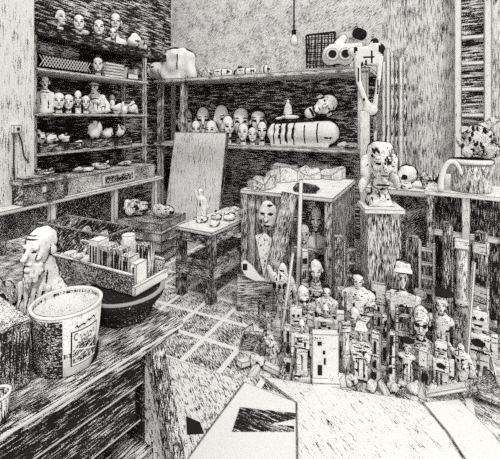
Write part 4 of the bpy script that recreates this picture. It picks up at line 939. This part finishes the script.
        mk = gash(8, 16, .2, .1, .9, w=(.01, .05), h=(.012, .07)) + [((-.02, -.1, .88), (.05, .1, .014)), ((.02, -.1, .6), (.014, .2, .12))]
    m = sculpt('plaster_statuette', pr, .015, mk, lump=.012, lscale=9, base=True)
    FIG[k] = m; return m
CROWD = 'plaster statuettes crowded on the floor'
def figure(k, px, top, d, label, cov=.17, turn=0., wide=1.0):
    me = fig_mesh(k).copy(); q = at(px, 118, d); q.z = .001 
    h = EYE - (top - 118) / F * d
    me.materials.append(plaster(d, cov, .60, s=h * .42, axis='x')); me.materials.append(BLACK)
    wx = wide * min(1.0, .60 / h)
    wx *= .93
    o = link('plaster_statuette', me, None, None, q, (0, 0, face_cam(q.x, q.y) + turn), (h * wx, h * wx * .92, h))
    return tag(o, label, 'statuette', CROWD)
TOWERS = 'stacked plaster maquettes crowded on the floor'
def tower(seed, px, top, d, wpx, label, cov=.20, style=0, turn=None):
    r = random.Random(seed * 17 + 3)
    q = at(px, 118, d); h = EYE - (top - 118) / F * d; W = wpx * d / F
    t = thing('plaster_maquette', label, 'maquette', (q.x, q.y, 0), face_cam(q.x, q.y) + (r.uniform(-.3, .3) if turn is None else turn), TOWERS)
    pale, dark, strp = ink(cov + .05, 'x', 75, ED(d)), hard(.66, d, 'z'), hard(.38, d, 'z')
    MB().box((0, 0, .02), (W * 1.05, W * .85, .04)).build('base', pale, t)
    z = .0405
    if style == 0:      # stacked blocks of changing width
        while z < h - .03:
            bh = min(r.uniform(.06, .14), h - z); bw = W * r.uniform(.6, 1.0)
            o = MB().box((0, 0, z + bh / 2), (bw, W * r.uniform(.5, .8), bh)).build('block', r.choice([pale, pale, strp, dark]), t)
            if r.random() < .7:
                m = MB()
                for k in range(r.randint(1, 3)): m.box((r.uniform(-.3, .3) * bw, -W * .4 - .003, z + bh * r.uniform(.35, .65)), (r.choice([.006, .012, .02]) , .02, bh * r.uniform(.25, .6)))
                m.build('slot', BLACK, o)
            z += bh + .0005
    elif style == 1:    # open frame: two uprights with crossbars and a dark core
        for s in (-1, 1): MB().box((s * W * .42, 0, (z + h) / 2), (W * .16, W * .3, h - z)).build('upright', pale, t)
        n = max(2, int((h - z) / .09))
        for k in range(n): MB().box((0, 0, z + (k + .5) * (h - z) / n), (W * .68, W * .26, .022)).build('crossbar', pale, t)
        MB().box((0, W * .2, (z + h * .95) / 2), (W * .66, W * .08, h * .95 - z)).build('core_board', dark, t)
    elif style == 2:    # fluted column with a cap
        m = MB(); m.cyl((0, 0, z), (0, 0, h - .05), W * .40, W * .36, 14).build('column', strp, t)
        MB().box((0, 0, h - .025), (W, W * .8, .05)).build('capital', pale, t)
        MB().lathe([(W * .40, h * .45), (W * .47, h * .46), (W * .47, h * .50), (W * .40, h * .51)], 18).build('collar', pale, t)
    elif style == 3:    # plain tall panel, pale with a few cuts
        MB().box((0, 0, (z + h) / 2), (W, W * .35, h - z)).build('panel', pale, t)
        for k in range(4): MB().box((r.uniform(-.35, .35) * W, -W * .175 - .002, z + (h - z) * (.2 + .2 * k)), (r.uniform(.008, .03), .006, r.uniform(.01, .06))).build('cut', BLACK, t)
    elif style == 4:    # dark plank post with a pale edge
        MB().box((0, 0, (z + h) / 2), (W * .7, W * .6, h - z)).build('post', dark, t)
        MB().box((W * .42, 0, (z + h * .97) / 2), (W * .12, W * .6, h * .97 - z)).build('edge_strip', pale, t)
    return t
def onpoint(px, d): q = at(px, 118, d); return Vector((q.x, q.y, 0.001))
# back row
figure('twist', 283, 262, 2.76, 'headless twisted plaster statuette at the left rear of the crowd', wide=.9)
figure('headpost', 316, 258, 2.74, 'plaster head on grooved shaft at the rear of the crowd, under the tall table')
tower(1, 338, 236, 2.72, 13, 'tall dark post maquette with pale edge before the tall table corner', style=4)
tower(2, 305, 250, 2.80, 9, 'slim stacked-block maquette behind the spectacled bust', style=0)
tower(3, 352, 243, 2.72, 10, 'slim open-frame maquette left of the bust plinth', style=1)
tower(4, 412, 236, 2.66, 16, 'dark post maquette just right of the bust plinth', style=4)
tower(5, 427, 243, 2.50, 15, 'pale open-frame maquette between the two dark posts', style=1, cov=.03)
tower(6, 447, 222, 2.34, 10, 'tall dark post maquette left of the stand with the drum', style=4)
tower(7, 462, 240, 2.36, 13, 'tall fluted column maquette in front of the drum stand', style=2)
tower(8, 481, 232, 2.40, 14, 'tall stacked-block maquette at the right edge, below the drum', style=0)
# second row
figure('spec', 303, 284, 2.52, 'plaster bust with dark round spectacles, left part of the crowd', turn=.2, wide=.85)
figure('cloak', 327, 283, 2.46, 'cloaked dark-haired statuette right beside the spectacled bust', wide=.85, cov=.2)
figure('cloak', 358, 268, 2.38, 'taller cloaked dark-haired statuette standing before the bust plinth', wide=.9, cov=.2)
figure('hat', 403, 260, 2.36, 'plaster statuette in a flat-brimmed hat, right of the bust plinth', wide=.8)
figure('beret', 441, 288, 2.27, 'plaster statuette in a dark beret, right part of the crowd', wide=1.0)
figure('robot', 478, 306, 2.22, 'boxy machine-like plaster statuette at the right edge of the crowd')
tower(9, 342, 288, 2.50, 12, 'stacked-block maquette between the two cloaked statuettes', style=0)
tower(10, 379, 283, 2.44, 13, 'pale panel maquette between cloaked statuette and hatted statuette', style=3)
tower(11, 420, 290, 2.44, 10, 'small fluted column maquette between the hat and beret statuettes', style=2)
tower(12, 285, 300, 2.46, 9, 'slim open-frame maquette at the left end of the second row', style=1)
# third row
figure('robot', 296, 305, 2.33, 'boxy machine-like plaster statuette at left of the crowd', wide=.9)
tower(13, 311, 312, 2.33, 9, 'slim stacked-block maquette under the spectacled bust', style=0)
figure('stand', 326, 303, 2.32, 'standing plaster statuette with arms at sides below the cloaked one', wide=.9)
tower(14, 341, 312, 2.33, 10, 'pale column maquette in front of the crowd centre', style=2, cov=.03)
figure('headpost', 355, 306, 2.30, 'plaster head on a grooved shaft in front of the taller cloaked statuette', wide=.9)
tower(15, 370, 305, 2.30, 11, 'slim open-frame maquette before the pale panel maquette', style=1)
tower(16, 385, 315, 2.28, 10, 'stacked-block maquette before the hatted statuette', style=0)
tower(17, 404, 307, 2.28, 16, 'wide open-frame maquette under the hatted statuette', style=1)
figure('spec', 421, 304, 2.20, 'plaster bust with spectacles right of centre, below the beret statuette', cov=.25, wide=.85)
tower(18, 460, 318, 2.22, 11, 'dark post maquette between beret and right machine-like statuette', style=4)
# front row
figure('twist', 272, 335, 2.30, 'headless twisted plaster statuette at the far left front of the crowd', wide=.9, cov=.2)
tower(19, 288, 325, 2.20, 9, 'slim stacked-block maquette at the left of the front row', style=0)
figure('stand', 302, 318, 2.18, 'standing plaster statuette in the front row, left of wide pale panel', wide=.85)
tower(20, 325, 332, 2.15, 26, 'wide plain pale panel maquette in the front row', style=3, cov=.01, turn=.15)
tower(21, 346, 322, 2.14, 9, 'slim column maquette right beside the wide pale panel', style=2)
figure('hat', 361, 322, 2.14, 'small hatted plaster statuette in the front row centre', wide=.9)
tower(22, 376, 332, 2.12, 10, 'small stacked-block maquette in the front row centre', style=0)
tower(23, 391, 330, 2.12, 8, 'slim pale panel maquette standing right of the front row centre', style=3)
figure('beret', 407, 338, 2.14, 'small plaster statuette in dark beret in the front row', wide=1.1)
tower(24, 424, 345, 2.10, 13, 'low stacked-block maquette at right of the front row', style=0)
figure('robot', 441, 340, 2.11, 'small boxy plaster statuette in the front row, right side', wide=1.0)
figure('twist', 461, 343, 2.13, 'headless twisted plaster statuette at right front of the crowd', wide=1.0)
# fragments lying about the feet of the crowd
G = 'broken plaster fragments at the feet of the crowd'
FR = [(258, 368, 20, 'dark-gashed fragment at the left front corner of the crowd'), (277, 352, 17, 'pale fragment beside the left front headless figure'), (289, 368, 16, 'pale fragment in front of the left end of front row'), (268, 345, 15, 'pale jagged fragment nearest the tiled aisle'),
      (306, 377, 17, 'pale fragment just behind the back edge of largest sheet, left'), (330, 382, 20, 'pale fragment in front of the wide pale panel'), (352, 386, 18, 'pale fragment in front of the small hatted statuette'), (372, 390, 18, 'dark-gashed fragment in front of the front row centre'),
      (393, 392, 18, 'pale fragment before the slim pale panel maquette'), (414, 394, 18, 'pale fragment before the small beret statuette'), (434, 392, 17, 'pale fragment behind the narrow side sheet'), (452, 390, 18, 'pale fragment at right behind the narrow side sheet'), (484, 355, 18, 'pale fragment at the right edge below the machine-like statuette'), (472, 378, 18, 'pale fragment between the leaning offcut boards')]
for i, (px, py, wp, lab) in enumerate(FR):
    q = on_z(px, py, 0); q.z = .001; put_lump(i % 6, q, wp * .85, lab, dep(q), G, rz=i * 1.1, zs=1.2, cov=.2, name='plaster_fragment', cat='plaster fragment')
# offcut blocks and boards
def offcut(px, py, size, rot, label, cov, name='wood_offcut'):
    q = on_z(px, py, 0); d = dep(q); m = MB().box((0, 0, 0), size, rot).mesh(); mz = min(v.co.z for v in m.vertices)
    o = link(name, m, hard(cov, d, 'x'), None, (q.x, q.y, -mz + .001), (0, 0, face_cam(q.x, q.y))); return tag(o, label, 'offcut', 'wooden offcuts around the crowd')
offcut(249, 352, (.10, .03, .13), (.35, .2, .3), 'dark tilted offcut at the left end of the crowd by the aisle', .6)
offcut(262, 328, (.05, .05, .20), (.1, -.1, .2), 'upright dark offcut at the left edge of the crowd', .65)
offcut(247, 366, (.13, .05, .03), (0, .2, .7), 'pale low offcut lying next to the corner of the cut sheet', .1)
offcut(275, 374, (.14, .04, .03), (0, .15, -.4), 'pale offcut lying behind the largest sheet', .1)
offcut(446, 400, (.22, .05, .02), (0, -.45, .1), 'pale tilted offcut board at the corner of the narrow side sheet', .12)
offcut(478, 398, (.20, .08, .02), (.3, -.5, .2), 'dark tilted offcut board at the right edge by the narrow side sheet', .65)
offcut(493, 404, (.16, .08, .02), (.2, .3, .4), 'hatched offcut board at the far right front corner', .5)
offcut(466, 362, (.26, .05, .018), (0, -.6, .2), 'long pale tilted offcut board leaning among the right front figures', .06)

# sharp broken shards
def shard(px, py, wpx, hpx, seed, label, cov):
    q = on_z(px, py, 0); d = dep(q); k = d / F; r = random.Random(seed)
    w_, h_ = wpx * k / 2, hpx * k
    pts = [(r.uniform(-1, 1) * w_, r.uniform(-.7, .7) * w_, 0) for _ in range(5)] + [(r.uniform(-1, 1) * w_, r.uniform(-.3, .3) * w_, r.uniform(.55, 1) * h_) for _ in range(2)] + [(r.uniform(-.5, .5) * w_, 0, h_)]
    o = link('plaster_shard', MB().hull(pts).mesh(), hard(cov, d, 'd'), None, (q.x, q.y, .001), (0, 0, face_cam(q.x, q.y)))
    return tag(o, label, 'plaster shard', 'broken plaster shards around the crowd')
SH = [(249, 345, 16, 22, .05, 'pale upright shard at the aisle end of the crowd'), (262, 355, 18, 26, .6, 'dark pointed shard at left front of the crowd'), (274, 362, 18, 22, .03, 'pale pointed shard left of the front row'), (256, 377, 20, 14, .05, 'pale flat shard at the back corner of the largest sheet'), (285, 378, 18, 16, .6, 'dark shard behind the back edge of the largest sheet, left'),
      (318, 384, 16, 12, .55, 'dark shard at the foot of the wide pale panel'), (341, 386, 16, 14, .05, 'pale shard right of the wide pale panel foot'), (362, 394, 16, 12, .6, 'dark shard at back edge of largest sheet, middle'), (383, 394, 15, 16, .04, 'pale shard in front of the slim pale panel'), (403, 398, 16, 12, .6, 'dark shard near the right back corner of largest sheet'),
      (424, 398, 15, 15, .04, 'pale shard where the largest sheet meets the narrow side sheet'), (459, 382, 18, 24, .55, 'dark tall shard at right front of the crowd'), (440, 380, 14, 18, .05, 'pale shard in front of the small boxy statuette'), (488, 372, 18, 34, .05, 'pale tall shard at the right edge of the crowd'), (483, 386, 16, 20, .65, 'dark shard by the right edge offcuts')]
for i, (px, py, w_, h_, cv, lab) in enumerate(SH): shard(px, py, w_, h_, i + 40, lab, cv)

# heads on the lower shelf of the tall table, seen between its posts, and a mask hung on the plank front
for kind, px, top, Y_, lab in (('bust', 316, 206, 3.14, 'white plaster bust on lower shelf of the tall table, between its posts'), ('round', 304, 224, 3.10, 'round white plaster head on lower shelf of the tall table, beside the bust')):
    q = on_Y(px, 118, Y_); d = dep(q); h = EYE - (top - 118) / F * d - .421
    put_head(kind, (q.x, q.y, .421), h, lab, d, sq=(.8, .8))
o = link('plaster_mask', sculpt('plaster_mask', [('ell', (0, 0, .5), (.34, .16, .5)), ('cap', (0, -.14, .55), (0, -.2, .38), .05, .08), ('ell', (0, -.12, .2), (.12, .08, .06))], .03, [((-.14, -.15, .58), (.09, .2, .05)), ((.14, -.15, .58), (.09, .2, .05)), ((0, -.2, .2), (.12, .2, .03)), ((.1, -.1, .85), (.1, .3, .04)), ((-.2, -.1, .3), (.04, .3, .08))], lump=.03), [plaster(3.1, .12, s=.26), BLACK], None, (on_Y(267, 118, 2.90).x, 2.915, .58), (0, 0, .1), .26)
tag(o, 'pale plaster mask hung on the plank front of the tall table', 'mask')
for a in ((347, 384, 2.135, 345, 292, 2.16, 2, 'thin dark lath standing right of the wide pale panel', .7), (387, 388, 2.10, 389, 300, 2.12, 2, 'thin dark lath standing before the slim pale panel maquette', .7), (437, 388, 2.10, 433, 285, 2.16, 2, 'thin dark lath standing in front of the beret statuette', .7), (466, 372, 2.16, 474, 262, 2.2, 2.5, 'thin pale lath leaning in front of the right-hand maquettes', .05)):
    lean(*a[:6], a[6], a[7], a[8], name='thin_lath', group='thin laths among the statuettes')
